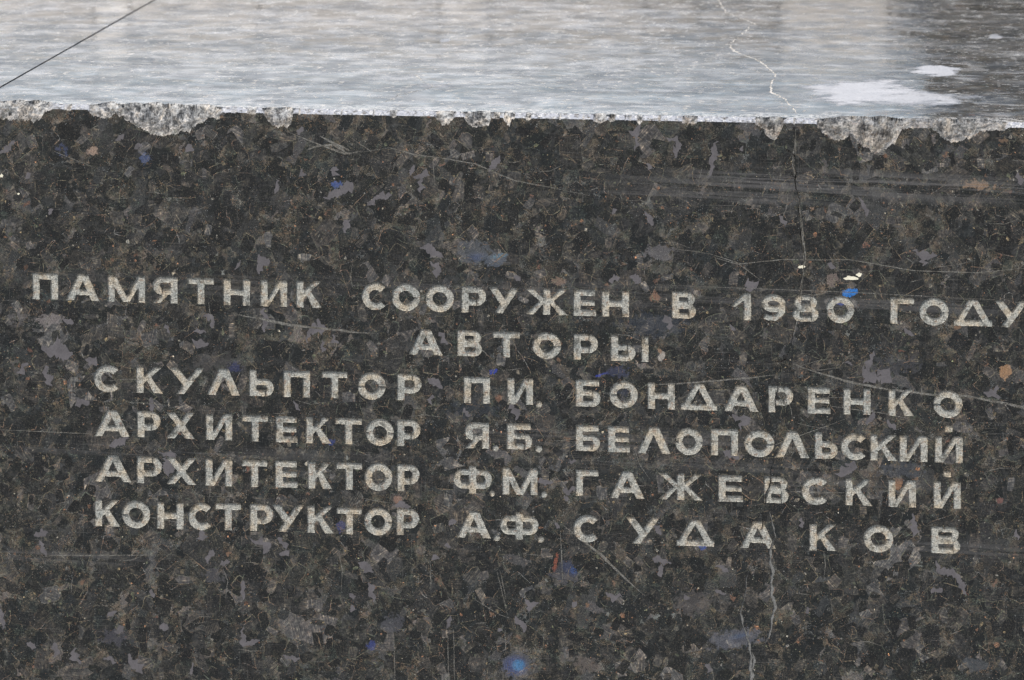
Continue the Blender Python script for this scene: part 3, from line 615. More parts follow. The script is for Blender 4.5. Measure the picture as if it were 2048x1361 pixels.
MAUVE = [[(978,344,8),(1001,313,10)],[(822,352,7),(827,330,6)],[(827,352,8),(845,355,12),(854,338,8)],[(844,355,8),(838,386,12)],[(680,376,12),(707,372,20)],
 [(755,393,8),(783,393,13)],[(1258,260,9),(1275,270,12),(1278,246,8)],[(1275,270,9),(1270,302,7)],[(1333,275,8),(1360,287,13),(1350,316,10)],[(1292,328,7),(1305,336,9)],
 [(1433,282,11),(1421,336,13),(1416,357,4)],[(1485,292,5),(1485,303,7)],[(2036,345,9),(2043,370,10)],[(0,310,9),(31,283,9)],[(229,281,6),(249,270,8)],[(268,296,8),(284,290,8)],
 [(376,288,8),(385,303,11)],[(595,270,8),(605,254,7)],[(648,398,10),(676,384,16),(702,370,12)],[(670,333,8),(665,352,12)],[(600,342,14),(612,350,14)],[(768,383,8),(735,412,9)],[(700,440,9),(688,466,14)],
 [(840,495,8),(862,502,13),(888,514,11)],[(1826,500,10),(1847,512,20),(1874,510,12)],[(1847,512,13),(1850,532,6)],[(519,507,14),(533,524,18),(514,546,11)],[(407,630,9),(424,637,11),(424,657,7)],
 [(383,681,9),(417,690,14)],[(386,661,6),(413,664,7)],[(527,617,11),(528,640,7),(530,665,12)],[(636,637,10),(646,654,16),(619,664,15),(613,686,7)],[(663,671,9),(676,688,11)],[(646,681,8),(646,705,8)],
 [(82,698,20),(110,704,34),(145,707,18)],[(88,733,11),(103,772,12)],[(35,748,8),(54,725,13)],[(171,718,12),(195,728,12)],[(127,637,7),(147,648,9)],[(860,525,6),(876,538,16),(872,556,12)],
 [(1218,563,12),(1240,558,11)],[(1260,552,8),(1282,565,11)],[(1029,551,8),(1040,562,8)],[(878,665,8),(888,678,14),(897,688,10)],[(1330,630,10),(1337,645,12),(1340,660,8)],[(855,757,8),(872,764,14),(885,778,11)],
 [(862,790,6),(862,810,7)],[(927,817,9),(938,834,13)],[(1018,808,10),(1028,822,14),(1035,840,9)],[(1077,967,8),(1093,962,16),(1106,967,9)],[(1126,977,13),(1150,982,13)],[(1128,993,8),(1134,1003,8)],[(1138,923,10),(1153,926,8)],
 [(798,1008,8),(820,1016,7)],[(897,1051,9),(913,1042,9)],[(889,1090,6),(902,1096,8)],[(1311,1050,8),(1320,1071,10)],[(150,812,12),(177,799,11)],[(218,890,10),(258,878,14)],[(316,903,11),(343,912,18),(333,953,15)],[(300,795,5),(304,824,10)],
 [(402,1060,9),(406,1081,12)],[(500,1078,8),(520,1086,15),(538,1090,12),(526,1108,10)],[(557,1075,9),(574,1098,9)],[(560,1112,9),(580,1104,8)],[(412,1118,7),(427,1104,10)],[(787,1010,8),(805,1012,13),(821,1015,7)],[(587,802,5),(601,822,5)],
 [(1724,735,11),(1741,754,14),(1728,768,8)],[(1755,740,14),(1772,752,20),(1762,768,8)],[(1464,829,8),(1488,840,13),(1478,858,10)],[(1968,789,10),(1994,782,12)],[(1994,771,10),(1994,800,9)],[(1772,843,10),(1792,858,14)],
 [(1731,848,11),(1748,822,9)],[(1447,901,8),(1462,908,14),(1479,916,10)],[(1690,926,10),(1707,935,13),(1671,951,10)],[(1823,1028,9),(1828,1050,12),(1829,1074,8)],[(1601,1036,6),(1604,1056,8)],
 [(68,1072,9),(96,1068,13)],[(79,1081,11),(84,1095,9),(93,1113,10)],[(403,1061,9),(407,1081,11)],[(424,1100,9),(413,1127,7)],[(441,1131,8),(460,1125,6)],[(487,1162,9),(485,1200,9)],[(484,1256,9),(490,1287,14),(520,1280,10)],
 [(565,1312,6),(580,1318,10),(600,1316,6)],[(147,1297,13),(152,1315,12),(156,1330,13)],[(109,1285,7),(111,1300,11),(109,1316,8)],[(53,1287,6),(72,1296,11)],[(208,1314,12),(232,1326,11)],[(253,1312,12),(270,1328,13),(286,1347,11)],
 [(318,1254,9),(336,1260,11)],[(229,1266,13),(249,1258,13)],[(304,1179,6),(307,1196,9)],[(213,1234,8),(232,1221,7)],[(1,1218,8),(5,1259,8)],[(385,1325,6),(383,1352,7)],[(718,1124,8),(734,1136,13),(746,1146,9)],[(738,1165,8),(745,1185,12),(748,1204,10)],
 [(700,1187,8),(707,1200,7)],[(704,1210,7),(703,1225,6)],[(863,1120,8),(879,1116,9)],[(904,1233,8),(893,1258,8)],[(1030,1233,8),(1040,1248,9),(1050,1264,11)],[(1052,1198,9),(1059,1218,8),(1077,1203,9)],[(1211,1187,9),(1228,1193,13),(1245,1193,10)],
 [(1144,1207,7),(1154,1210,9)],[(1305,1120,12),(1322,1124,10),(1342,1130,8)],[(1319,1129,10),(1320,1155,8)],[(996,1257,5),(1005,1262,7)],[(1430,1133,7),(1443,1136,11),(1457,1144,8)],[(1430,1182,8),(1451,1187,12)],
 [(1874,1121,9),(1878,1140,10),(1912,1150,13),(1931,1192,12)],[(1862,1186,12),(1884,1176,12)],[(1614,1214,5),(1617,1228,7)],[(1290,423,8),(1305,452,10)],[(1718,393,6),(1736,432,9)],[(1493,560,12),(1504,570,16),(1518,566,10)],
 [(1654,530,9),(1670,538,8)],[(1750,703,10),(1738,724,11),(1727,753,8)],[(1690,724,7),(1705,730,6)],[(1807,658,5),(1828,673,7)],[(550,388,5),(556,360,8)],[(1223,428,6),(1232,418,8)],[(480,520,5),(470,540,7)],[(98,430,7),(106,418,8)],
 [(52,348,8),(60,356,9)],[(1108,1048,6),(1120,1056,7)],[(1370,1190,6),(1376,1200,8)],[(1410,1330,7),(1424,1344,8)],[(1560,430,5),(1572,452,7)],[(2030,1060,7),(2038,1080,8)],[(1460,650,7),(1470,662,7)],[(330,650,6),(338,668,7)]]
VEINS = [([(470,628,5),(520,638,5),(580,650,5),(650,658,4),(700,664,4),(758,668,2)],),
 ([(1290,772,3),(1400,764,3),(1480,758,3.5),(1552,750,3)],), ([(1585,728,4),(1625,742,5),(1690,762,5),(1750,775,4),(1800,782,4),(1850,788,4),(1905,793,3),(1930,792,4),(1990,803,5),(2060,818,5),(2200,850,4)],),
 ([(1122,1048,2),(1160,1078,3),(1200,1108,5),(1238,1146,5),(1262,1168,2.5),(1290,1192,2)],), ([(1121,1062,1.5),(1123,1110,1.8),(1126,1172,1.5)],),
 ([(570,262,1.5),(640,290,2),(690,308,5),(722,303,2)],), ([(612,300,5),(640,292,3),(668,290,5),(700,310,5)],), ([(640,273,3),(700,302,6)],),
 ([(720,305,1.6),(780,296,2),(830,310,2.2),(880,316,1.6),(950,328,2),(1030,362,2),(1100,375,1.8),(1180,392,1.4)],),
 ([(1348,498,2.4),(1420,508,2),(1480,528,2),(1560,520,1.4),(1700,520,1.4),(1830,542,1.8),(1950,546,1.6),(2040,538,1.8),(2100,535,1.5)],),
 ([(1430,516,1.4),(1480,530,1.4),(1520,560,1.4)],), ([(0,860,1.2),(180,868,1.3)],), ([(350,1110,1.2),(100,1112,2),(60,1118,1.5)],),
 ([(1820,565,1.6),(1840,560,1.6)],), ([(1640,810,1),(1760,826,1.6),(1840,842,1.2)],), ([(1580,983,1.4),(1640,986,2),(1700,986,1.4)],),
 ([(100,300,1),(200,340,1.2)],), ([(950,1200,1.2),(1000,1230,1.4),(1018,1236,1)],), ([(993,1140,1.2),(1015,1230,1.4)],), ([(788,1270,1.2),(790,1361,1.2)],), ([(895,1270,1.3),(897,1361,1.4)],), ([(907,1260,1.3),(909,1361,1.4)],),
 ([(1000,1140,1),(1012,1200,1.2)],), ([(1010,1260,1.2),(1012,1310,1.6)],), ([(1310,570,1),(1700,585,1.3),(1990,600,1)],), ([(860,512,1.5),(905,522,1.2)],), ([(1510,905,1.5),(1700,835,1.0)],),
 ([(1640,985,2),(1590,983,1.4)],), ([(745,305,2),(700,275,1.2)],), ([(860,1125,1.5),(862,1180,1.8)],)]
for c_ in ([(1592,258,3),(1590,296,4),(1586,328,4),(1592,360,5)], [(1598,395,3),(1603,450,4),(1609,518,5),(1604,560,4),(1601,590,6),(1592,650,5),(1585,675,4)]):
    VEINS.append((c_,))
rv = random.Random(21)
for i in range(90):              # hairline scratches
    x, y = rv.uniform(-150, 2200), rv.uniform(285, 1500); a = rv.choice([rv.gauss(0, .12), rv.gauss(0, .12), rv.uniform(0, 3.14), rv.gauss(1.57, .2)]); l = rv.uniform(14, 85)
    c = rv.uniform(-.25, .25)
    VEINS.append(([(x, y, .9), (x+l*.5*math.cos(a), y+l*.5*math.sin(a), rv.uniform(.9, 1.5)), (x+l*math.cos(a+c), y+l*math.sin(a+c), .8)],))
CRACKS = [  # (depth mm, material, polyline)
 (5, MD, [(1592,262,2.4),(1590,280,3),(1588,296,2.2),(1590,312,3.6),(1586,328,2.4),(1592,344,2.8),(1590,360,4),(1594,385,2.2),(1599,400,2),(1598,420,2.2),(1603,450,1.6),(1601,470,2.4),(1606,495,1.8),(1609,518,2.4),(1604,550,2),(1603,575,1.8),(1598,600,2),(1592,640,1.6),(1586,670,2.4),(1580,700,2),(1570,718,3),(1563,722,4),(1562,740,7),(1556,752,3)]),
 (3, MD, [(1574,300,3),(1583,306,3),(1590,316,3)]), (3, MD, [(1577,352,3),(1584,350,3.5),(1592,358,2.5)]), (3, MD, [(1545,722,2.5),(1562,724,3.5),(1572,718,3)]),
 (2, MP, [(1556,754,3),(1555,775,3.5),(1550,800,2.6),(1552,830,2.2),(1554,850,2.6),(1550,880,2.2),(1549,900,2),(1547,925,2.6),(1541,940,2.4),(1540,958,2),(1538,975,2.2),(1531,990,2.6),(1530,1010,2.4),(1526,1030,2.4),(1523,1060,2)]),
 (1.2, MP, [(1538,1020,2.5),(1545,1045,3.5),(1550,1075,3),(1540,1100,4.5),(1541,1125,6),(1545,1145,5.5),(1543,1170,6),(1544,1190,5),(1549,1202,6),(1551,1215,5),(1545,1235,5),(1543,1255,5),(1538,1272,4),(1529,1290,3),(1525,1314,2)]),
 (1.2, MP, [(1526,1086,3),(1515,1108,3.5),(1502,1130,2.8),(1494,1150,2),(1491,1180,2),(1488,1200,2.2),(1481,1225,2.8),(1486,1250,2.6),(1494,1275,3),(1499,1290,4),(1502,1312,5),(1501,1335,6),(1505,1361,5),(1508,1400,4),(1500,1450,3)]),
 (1, MP, [(1503,1302,3),(1508,1320,4),(1505,1345,3)]),
]
# --- build the face partition
seam_face_x = top(0, 185)[0]-.0
d1, d2 = top(0, 185), top(295, 0)
SEAM_X = (d1[0]+d2[0])/2          # joint between the two blocks: a line of constant x up to measuring error
SEAM_X = d2[0]*.5+d1[0]*.5
ZB = -1.3
def side_split(xa, xb):
    m_ = (xs >= xa-1e-9) & (xs <= xb+1e-9); return xs[m_], hs[m_], bs[m_], cf[m_]
GAP = .0016
XL = xs[np.searchsorted(xs, SEAM_X+GAP)]; XR_ = xs[-1]; XLL = xs[np.searchsorted(xs, SEAM_X-GAP)-1]
mx, mh, mb_, mc = side_split(XL, XR_)
outer = [(float(x), float(-h)) for x, h in zip(mx, mh)]+[(float(mx[-1]), ZB), (float(mx[0]), ZB)]
polys = [outer]; tags = [('outer', 0)]
for li, (k, ch, ri, pp) in enumerate(LETTERS):
    for p in pp: polys.append(p); tags.append(('letter', li))
for i, c in enumerate(CRACKS):
    polys.append([face(x, y) for x, y in ribbon(c[2], .65, 2.5, True, (.65 if i == 4 else 1.1) if c[1] is MP else .6, 400+i)]); tags.append(('crack', i))
for i, (p,) in enumerate(VEINS):
    polys.append([face(x, y) for x, y in ribbon(p, .3, 6, True, 1.0, 500+i)]); tags.append(('vein', i))
for i, p in enumerate(MAUVE):
    polys.append([face(x, y) for x, y in ribbon(p, .75, 2.4, True, 1.05, 900+i)]); tags.append(('mauve', i))
for i, (x, y, rx, ry) in enumerate([(1603,534,7,3),(1702,557,13,5),(1718,550,6,4),(3,352,3.5,3.5),(37,388,2.5,2)]):
    polys.append([face(x+rx*math.cos(a*.4)*rv.uniform(.7,1.25), y+ry*math.sin(a*.4)*rv.uniform(.55,1.3)) for a in range(16)]); tags.append(('cream', i))
extra = []
for (px, py, rx, ry, a, c, amt, soft) in FACE_SPOTS:
    gx = 1.5*rx; gy = 1.5*ry; st_ = 2.6
    for iy in np.arange(-gy-st_, gy+st_*1.5, st_):
        for ix in np.arange(-gx-st_, gx+st_*1.5, st_):
            if (ix/gx)**2+(iy/gy)**2 < 1.25:
                x, y = px+ix*math.cos(a)-iy*math.sin(a)+rv.uniform(-.4, .4), py+ix*math.sin(a)+iy*math.cos(a)+rv.uniform(-.4, .4)
                if y > 290: extra.append(face(x, y))
for y in np.arange(300, 1250, 9.0):
    for x in np.arange(-60, 2120, 30.0): extra.append(face(x+rv.uniform(-3, 3), y+rv.uniform(-2, 2)))
CR = random.Random(99); crystals = []
def tone():
    u = CR.random()
    if u < .56: k = CR.uniform(.0018, .0048); t = CR.choice([(1, 1.2, 1.08), (1, 1.12, 1.0), (1, 1.14, 1.2), (1, 1.05, .95)])
    elif u < .78: k = CR.uniform(.0065, .012); t = CR.choice([(1, 1.05, .95), (1, .97, .88), (1, 1.03, 1.04)])
    elif u < .92: k = CR.uniform(.015, .024); t = CR.choice([(1, .97, .90), (1, 1.0, .98), (1, .93, .86)])
    else: k = CR.uniform(.028, .045); t = CR.choice([(1, .96, .96), (1, 1, 1.02), (1, .92, .85)])
    return tuple(k*a for a in t)
for i in range(3300):
    cx, cy = CR.uniform(-90, 2140), CR.uniform(262, 1420)
    L_ = min(90, 13*math.exp(abs(CR.gauss(0, .68)))+7); Wd = L_*CR.uniform(.34, .80); a = CR.uniform(0, math.pi)
    cu = CR.uniform(.1, .42); pts = []
    for sx_, sy_ in ((1, 1), (-1, 1), (-1, -1), (1, -1)):
        if CR.random() < .6:
            e1, e2 = CR.uniform(.1, .6), CR.uniform(.1, .6)
            pp2 = [(sx_, sy_*(1-e1)), (sx_*(1-e2), sy_)]
            if sx_*sy_ < 0: pp2 = pp2[::-1]
            pts += pp2
        else: pts.append((sx_*CR.uniform(.8, 1.1), sy_*CR.uniform(.8, 1.1)))
    pts = [(x*L_/2, y*Wd/2) for x, y in pts]
    out = []
    for j in range(len(pts)):
        p0, p1 = pts[j], pts[(j+1) % len(pts)]; l = math.dist(p0, p1); kk = max(1, int(l/8))
        for m2 in range(kk):
            u = m2/kk; out.append((p0[0]+(p1[0]-p0[0])*u+CR.uniform(-.9, .9), p0[1]+(p1[1]-p0[1])*u+CR.uniform(-.9, .9)))
    out = [(cx+x*math.cos(a)-y*math.sin(a), cy+x*math.sin(a)+y*math.cos(a)) for x, y in out]
    crystals.append((L_*Wd, out, tone(), -a+CR.choice([0, 0, math.pi/2])))
NG = 0
while NG < 3000:                  # crumbs of tan, olive, cream and rust minerals, in clusters
    cx, cy = CR.uniform(-60, 2110), CR.uniform(268, 1400)
    dn = mnoise.fractal(Vector((cx*.011, cy*.011, 4.2)), .8, 2.0, 4)
    if dn < CR.uniform(-.35, .45): continue
    NG += 1; r_g = CR.uniform(1.1, 3.0) if CR.random() < .85 else CR.uniform(3, 6)
    a0 = CR.uniform(0, 6.28); k5 = CR.randint(4, 6); el = CR.uniform(.4, 1)
    out = []
    for j in range(k5):
        aa = j/k5*6.283; rr_ = r_g*CR.uniform(.4, 1.5); x, y = rr_*math.cos(aa), rr_*el*math.sin(aa)
        out.append((cx+x*math.cos(a0)-y*math.sin(a0), cy+x*math.sin(a0)+y*math.cos(a0)))
    u = CR.random(); br = CR.uniform(.5, 1.15)*(.6 if r_g > 2.2 else 1)
    base_ = (.085, .072, .048) if u < .38 else (.062, .070, .048) if u < .58 else (.125, .070, .045) if u < .80 else (.125, .120, .105) if u < .95 else (.19, .185, .17)
    crystals.append((-1, out, tuple(br*a for a in base_), a0))
crystals.sort(key=lambda c: -c[0])
for i, c in enumerate(crystals): polys.append([face(x, y) for x, y in c[1]]); tags.append(('crystal', i))
for i in range(3000):             # filigree: along crystal borders and wandering between them
    if i % 4:
        o_ = CR.choice(crystals[:3000])[1]; n_ = len(o_); st0 = CR.randrange(n_); ln = CR.randint(2, max(3, n_//2))
        pl = [o_[(st0+j) % n_] for j in range(ln)]
    else:
        x, y = CR.uniform(-80, 2130), CR.uniform(275, 1400); a = CR.uniform(0, 6.28); pl = [(x, y)]
        for j in range(CR.randint(2, 5)):
            a += CR.gauss(0, .28); r2 = CR.uniform(3, 9); x += r2*math.cos(a); y += r2*math.sin(a); pl.append((x, y))
    wd = CR.uniform(.45, 1.25) if i % 9 else CR.uniform(1.2, 2.0)
    polys.append([face(x, y) for x, y in ribbon([(x, y, wd*CR.uniform(.6, 1.5)) for x, y in pl], .5, 5, True, 1.0, 3000+i)]); tags.append(('thread', i))
v, f, cen = partition(polys, extra)
ins = [inside(p, cen) for p in polys]
n = len(f); letter_id = np.full(n, -1); crack_id = np.full(n, -1); mat = np.zeros(n, int); out_mask = ins[0]
ctone = np.zeros((n, 4), np.float32); cang = np.zeros(n, np.float32)
for m_, (k, i) in zip(ins, tags):
    if k == 'crystal': ctone[m_, :3] = crystals[i][2]; ctone[m_, 3] = 1; cang[m_] = crystals[i][3]
for m_, (k, i) in zip(ins, tags):
    if k == 'thread': mat[m_] = 4
for m_, (k, i) in zip(ins, tags):
    if k == 'mauve': mat[m_] = 1
for m_, (k, i) in zip(ins, tags):
    if k == 'vein': mat[m_] = 2
    if k == 'cream': mat[m_] = 3
for m_, (k, i) in zip(ins, tags):
    if k == 'crack': crack_id[m_] = i
for m_, (k, i) in zip(ins, tags):
    if k == 'letter': letter_id[m_ & (letter_id < 0)] = i; 
letter_id[crack_id >= 4] = -1; crack_id[letter_id >= 0] = -1
keep = out_mask & (letter_id < 0) & (crack_id < 0)

def compact(vv, ff):
    u, inv = np.unique(ff.ravel(), return_inverse=True); return vv[u], inv.reshape(ff.shape)
def orient(vv, ff):               # normals towards -Y when x,z plane
    a = vv[ff]; ar = (a[:,1,0]-a[:,0,0])*(a[:,2,1]-a[:,0,1])-(a[:,2,0]-a[:,0,0])*(a[:,1,1]-a[:,0,1])
    ff = ff.copy(); fl = ar < 0; ff[fl] = ff[fl][:, ::-1]; return ff
off = -PLINTH_LOC
f = orient(v, f)
fv, ff = compact(v, f[keep])
slab = mesh_obj('inscribed_slab', [(x, 0, z_) for x, z_ in fv], ff, [MF, MM, MV, MC, MTH], plinth, mat[keep],
                label='polished dark granite slab carrying the engraved Cyrillic lettering, a crack running down its right part')
slab.location = off
# mineral spots, worn polish and painted reflection bands, stored on the vertices of the face
pxy = []
for x, z_ in fv:
    d = Vector((x, 0, z_))-campos; d = d/d.dot(fwd)
    pxy.append((W/2+d.dot(right)*F, H/2-d.dot(up)*F))
pxy = np.array(pxy)
spotc = np.zeros((len(fv), 4), np.float32); spotc[:, :3] = .05; sc_ = np.zeros(len(fv), np.float32)
for (px, py, rx, ry, a, c, amt, soft) in FACE_SPOTS:
    dx, dy = pxy[:, 0]-px, pxy[:, 1]-py
    u, w_ = dx*math.cos(a)+dy*math.sin(a), -dx*math.sin(a)+dy*math.cos(a)
    d = np.sqrt((u/rx)**2+(w_/ry)**2); al = np.clip((1.5-d)/1.0, 0, 1)*amt
    m_ = al > 0; over = m_ & (spotc[:, 3] > 0)
    k_ = np.clip(al*2, 0, 1)
    spotc[m_, :3] = np.where((spotc[m_, 3] > 0)[:, None], spotc[m_, :3]*(1-k_[m_, None])+np.array(c)*k_[m_, None], np.array(c))
    spotc[:, 3] = np.maximum(spotc[:, 3], al)
for (px, py, rx, ry, a, amt) in SCUFF_SHEENS:
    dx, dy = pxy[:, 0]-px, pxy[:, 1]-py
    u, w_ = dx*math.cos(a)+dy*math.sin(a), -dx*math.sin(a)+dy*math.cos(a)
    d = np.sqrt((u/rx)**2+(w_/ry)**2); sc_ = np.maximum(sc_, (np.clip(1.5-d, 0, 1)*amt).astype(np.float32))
at = slab.data.attributes.new('crystal', 'FLOAT_COLOR', 'FACE'); at.data.foreach_set('color', ctone[keep].ravel())
at = slab.data.attributes.new('cleavage', 'FLOAT', 'FACE'); at.data.foreach_set('value', cang[keep])
at = slab.data.attributes.new('spot', 'FLOAT_COLOR', 'POINT'); at.data.foreach_set('color', spotc.ravel())
at = slab.data.attributes.new('scuff_sheen', 'FLOAT', 'POINT'); at.data.foreach_set('value', sc_)
# material coordinates come from each object's own space = world space, because the vertices are in world metres
def recess(name, mask, depth, mats, parent, plane='face', label=None, floor_noise=.0):
    tri = (f if plane == 'face' else tf)[mask]; vv = v if plane == 'face' else tv
    u, inv = np.unique(tri.ravel(), return_inverse=True); t = inv.reshape(tri.shape); m_ = len(u)
    def P3(a, d): return (a[0], d, a[1]) if plane == 'face' else (a[0], a[1], -d)
    lr = random.Random(len(tri))
    V3 = [P3(vv[k], 0) for k in u]+[P3(vv[k], depth*(1+lr.uniform(-floor_noise, floor_noise))) for k in u]
    F3 = [tuple(a+m_ for a in tr) for tr in t]
    cnt = {}
    for tr in t:
        for a, b in ((tr[0], tr[1]), (tr[1], tr[2]), (tr[2], tr[0])):
            cnt[(a, b)] = 1
    for (a, b) in cnt:
        if (b, a) not in cnt: F3.append((a, b, b+m_, a+m_))
    o = mesh_obj(name, V3, F3, mats, parent, label=label)
    return o
nth = {}
for li, (k, ch, ri, pp) in enumerate(LETTERS):
    msk = letter_id == li
    if not msk.any(): continue
    recess(k, msk, .0018+rnd.uniform(-.0002, .0002), [ML], slab, label=None if k == 'full_stop' else f'engraved {k} {ch if ch != "І" else "stroke of Ы"} in the {LINE[ri]} line', floor_noise=.12)
for i, c in enumerate(CRACKS):
    msk = crack_id == i
    msk &= out_mask
    if msk.any(): recess('crack', msk, c[0]/1000, [c[1]], slab, label='dark open crack' if c[1] is MD else 'pale crumbling crack')

# --- worn edge strip, conforming to both planes
def strip(mx, mh, mb_, mc, parent, name, label):
    NR = 26; nx = len(mx); Vv = np.zeros((nx, NR, 3)); ch_ = np.zeros((nx, NR)); rim = np.zeros((nx, NR))
    nrm = Vector((0, -1, 1)).normalized()
    K_ = 61; ker = np.hanning(K_); ker /= ker.sum()
    hsm = np.convolve(np.pad(mh, K_//2, mode='edge'), ker, 'valid'); bsm = np.convolve(np.pad(mb_, K_//2, mode='edge'), ker, 'valid')
    for i in range(nx):
        x, h, b, c = mx[i], mh[i], mb_[i], mc[i]
        for j in range(NR):
            t = j/(NR-1)
            wh = math.exp(-t*7)*(1-t); wb = math.exp(-(1-t)*7)*t
            y, z_ = (bsm[i]+(b-bsm[i])*(wb if t < 1 else 1))*t, -(hsm[i]+(h-hsm[i])*(wh if t > 0 else 1))*(1-t)
            e = math.sin(math.pi*t)
            if j in (0, NR-1): dsp = 0
            else:
                p = Vector((x*1.0, y, z_))
                dsp = 0
                if c > 0:
                    big = mnoise.fractal(p*45, .9, 2.0, 3); fine = mnoise.fractal(p*260, .6, 2.1, 4)
                    cell = mnoise.cell_vector(p*150+Vector((fine, fine, 0))*.7).x-.5
                    dsp = -c*(e**.6)*(.05*min(h, b)+.011*big*min(1, h/.02)+.0030*cell*min(1, h/.012))+c*min(1, e*3)*.0011*fine
                    dsp = min(dsp, e*.12*min(h, b))
                else: dsp = .0002*mnoise.noise(p*900)
                # the surface stays under both planes
            yy = y-nrm.y*(-dsp); zz_ = z_+nrm.z*dsp
            Vv[i, j] = (x, max(yy, 0) if j == 0 else max(yy, .0001*t), min(zz_, 0))
            ch_[i, j] = c; rim[i, j] = c*(max(0, 1-t*h/.0016, (t-.45)*1.5) if h > CH*1.2 else .6)  # rim: crushed lower border, plus sunlight painted on the upper part
    idx = np.arange(nx*NR).reshape(nx, NR)
    F_ = np.stack([idx[:-1, :-1], idx[1:, :-1], idx[1:, 1:], idx[:-1, 1:]], -1).reshape(-1, 4)
    o = mesh_obj(name, Vv.reshape(-1, 3), F_, [MB], parent, smooth=True, label=label)
    for nm, arr in (('chip', ch_), ('rim', rim), ('prof', np.tile(np.linspace(0, 1, NR), (nx, 1))), ('pale', np.tile(np.where(mx < face(1300, 240)[0], .72, .16)[:, None], (1, NR)))):
        at = o.data.attributes.new(nm, 'FLOAT', 'POINT'); at.data.foreach_set('value', arr.ravel().astype(np.float32))
    return o
strip(mx, mh, mb_, mc, slab, 'worn_edge', 'upper front edge, chamfered and broken away in pale rough chips')

# --- top face
YB = 2.9
sx, sh, sb, sc = side_split(X0-1, XLL)
topout = [(float(x), float(b)) for x, b in zip(mx, mb_)]+[(float(mx[-1]), YB), (float(mx[0]), YB)]
TCR = [[(1430,-8,3),(1447,16,3),(1452,25,3.4),(1470,32,2.5),(1490,40,3.4),(1508,47,3.4),(1497,55,3),(1488,64,3),(1470,78,3),(1460,88,3.5),(1463,98,5),(1478,108,4),(1500,114,4),(1513,120,4),(1530,130,3),(1538,138,3),(1550,150,3.5),(1547,160,3.5),(1540,172,3),(1543,186,5),(1558,192,3.5),(1571,200,2.5),(1583,212,2.5),(1592,222,4),(1593,226,2)],
       [(1513,120,2),(1530,124,2)], [(1520,137,2),(1538,138,2)], [(830,150,2),(850,165,2),(870,176,2)], [(770,205,1.5),(800,190,2),(880,172,2.5),(905,168,2)]]
tpolys = [topout]
for i, c in enumerate(TCR):
    # widths are pixel widths across; along the depth the stone is strongly foreshortened
    L, Rr = [], []
    r_ = random.Random(70+i); P = []
    for a, b in zip(c[:-1], c[1:]):
        n_ = max(2, int(math.dist(a[:2], b[:2])/2.2))
        for j in range(n_):
            u = j/n_; P.append((a[0]+(b[0]-a[0])*u+r_.uniform(-3.2, 3.2), a[1]+(b[1]-a[1])*u, a[2]+(b[2]-a[2])*u))
    P.append(c[-1])
    P = [(*top(x, y), w*PX) for x, y, w in P]
    for j, (x, y, w) in enumerate(P):
        a = P[max(0, j-1)]; b = P[min(len(P)-1, j+1)]; dx, dy = b[0]-a[0], b[1]-a[1]; l = math.hypot(dx, dy) or 1
        k = w*.52*r_.uniform(.25, 1.7); L.append((x-dy/l*k, y+dx/l*k)); Rr.append((x+dy/l*k, y-dx/l*k))
    tpolys.append(L+Rr[::-1])
tv, tf, tcen = partition(tpolys)
tin = [inside(p, tcen) for p in tpolys]
tf = orient(tv, tf)
cr = np.zeros(len(tf), int)-1
for i, m_ in enumerate(tin[1:]): cr[m_] = i
kp = tin[0] & (cr < 0)
a_, b_ = compact(tv, tf[kp])
tp = mesh_obj('top_surface', [(x, y, 0) for x, y in a_], b_, [MT], slab, label='weathered polished top of the slab mirroring the sky, with pale dried stains')
for i in range(len(TCR)):
    msk = (cr == i) & tin[0]
    if msk.any(): recess('crack', msk, .0008, [MPT], slab, 'top', 'pale crumbled crack across the top')
# ends, back and joint faces of the slab
def box_sides(xa, xb, za, zb, ya, yb, h0, h1, name, parent):
    V3 = [(xa, ya, za), (xb, ya, za), (xb, yb, za), (xa, yb, za), (xa, CH, zb), (xb, CH, zb), (xb, yb, zb), (xa, yb, zb), (xa, ya, -h0), (xb, ya, -h1)]
    F3 = [(0, 3, 7, 4, 8), (1, 9, 5, 6, 2), (2, 6, 7, 3), (0, 1, 2, 3)]
    return mesh_obj(name, V3, F3, [MSIDE], parent)
box_sides(float(mx[0]), float(mx[-1]), ZB, 0, 0, YB, float(mh[0]), float(mh[-1]), 'sawn_side', slab)

# --- neighbouring block on the left of the joint
nf = [(float(x), 0, float(-h)) for x, h in zip(sx, sh)]
k = len(nf)
side = mesh_obj('side_slab', nf+[(float(sx[-1]), 0, ZB), (float(sx[0]), 0, ZB)], [tuple(range(k-1, -1, -1))+(k+1, k)], [MF], plinth, label='neighbouring granite slab beyond the straight joint at the upper left')
side.location = off
at = side.data.attributes.new('crystal', 'FLOAT_COLOR', 'FACE'); at.data.foreach_set('color', [0.0]*(4*len(side.data.polygons)))
at = side.data.attributes.new('spot', 'FLOAT_COLOR', 'POINT'); at.data.foreach_set('color', [0.0]*(4*len(side.data.vertices)))
tb = [(float(x), float(b), 0) for x, b in zip(sx, sb)]
mesh_obj('top_surface', tb+[(float(sx[-1]), YB, 0), (float(sx[0]), YB, 0)], [tuple(range(k))+(k, k+1)], [MT2], side)
strip(sx, sh, sb, sc, side, 'worn_edge', None)
box_sides(float(sx[0]), float(sx[-1]), ZB, 0, 0, YB, float(sh[0]), float(sh[-1]), 'sawn_side', side)
MJ = m_plain('joint_mortar', (.09, .088, .085), .9, .4, 200)
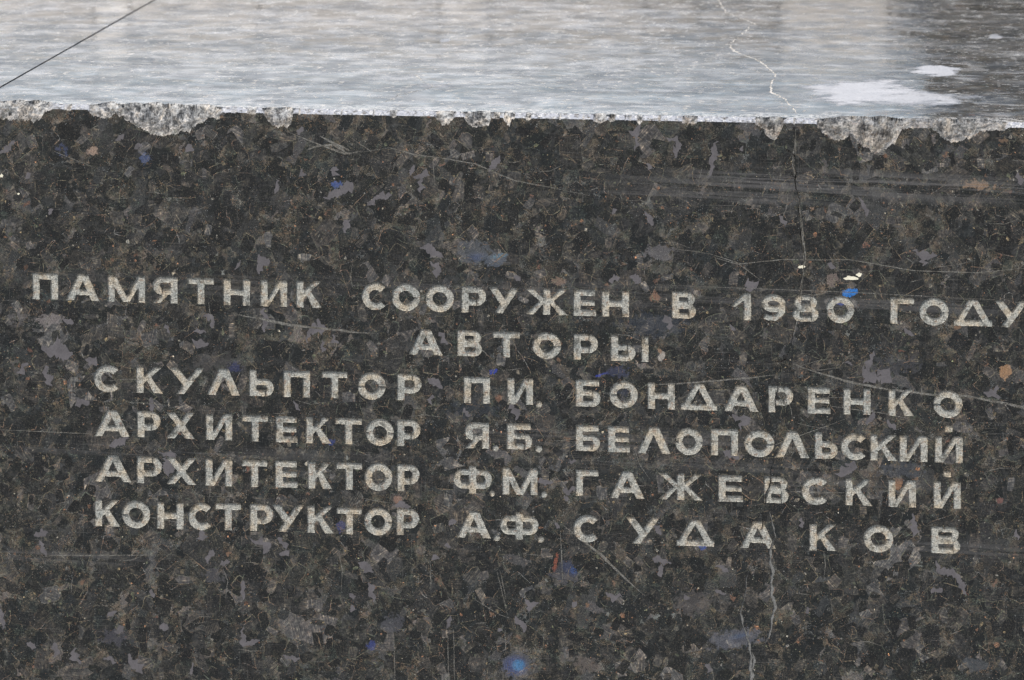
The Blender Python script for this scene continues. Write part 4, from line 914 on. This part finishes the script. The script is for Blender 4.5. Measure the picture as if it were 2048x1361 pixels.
mesh_obj('joint', [(XLL, .012, -.006), (XL, .012, -.006), (XL, YB, -.006), (XLL, YB, -.006)], [(0, 1, 2, 3)], [MJ], slab, label='dark straight joint between the slabs')

# ------------------------------------------------------------------ what the polished top mirrors: the ground and the stepped pedestal behind
def simple_box(name, x0, x1, y0, y1, z0, z1, mat_, bev=.01, parent=None):
    bm = bmesh.new(); bmesh.ops.create_cube(bm, size=1)
    for vt in bm.verts: vt.co = ((x0+x1)/2+vt.co.x*(x1-x0), (y0+y1)/2+vt.co.y*(y1-y0), (z0+z1)/2+vt.co.z*(z1-z0))
    if bev: bmesh.ops.bevel(bm, geom=bm.edges[:], offset=bev, segments=2, affect='EDGES')
    me = bpy.data.meshes.new(name); bm.to_mesh(me); bm.free(); me.materials.append(mat_)
    o = bpy.data.objects.new(name, me); C.objects.link(o); o.parent = parent; return o
MG = m_plain('paving', (.13, .14, .15), .9, .25, 6)
MSTONE = m_plain('pale_stone', (.42, .37, .31), .7, .2, 12)
MDK = m_plain('dark_stone', (.035, .035, .038), .35, .3, 20)
g = mesh_obj('ground', [(-200, -200, ZB-.005), (200, -200, ZB-.005), (200, 200, ZB-.005), (-200, 200, ZB-.005)], [(0, 1, 2, 3)], [MG]); g['kind'] = 'structure'

base = empty('monument_step', (0, 3.2, ZB)); base['category'] = 'stone step'
base['label'] = 'stone step rising behind the plinth, its pale and dark blocks mirrored in the polished top'
def mirror_x(px, Y=3.0):
    d = ray(px, 60); t = (Y-campos.y)/d.y; return (campos+d*t).x
tones = [(-2500, 190, .40), (190, 262, .56), (262, 520, .42), (520, 880, .38), (880, 980, .43), (980, 1290, .32), (1290, 1400, .24), (1400, 1560, .20), (1560, 1780, .40), (1780, 1802, .30), (1802, 1824, .16), (1824, 1850, .08), (1850, 5200, .03)]  # narrow graded blocks before the dark one are added to soften its mirrored edge
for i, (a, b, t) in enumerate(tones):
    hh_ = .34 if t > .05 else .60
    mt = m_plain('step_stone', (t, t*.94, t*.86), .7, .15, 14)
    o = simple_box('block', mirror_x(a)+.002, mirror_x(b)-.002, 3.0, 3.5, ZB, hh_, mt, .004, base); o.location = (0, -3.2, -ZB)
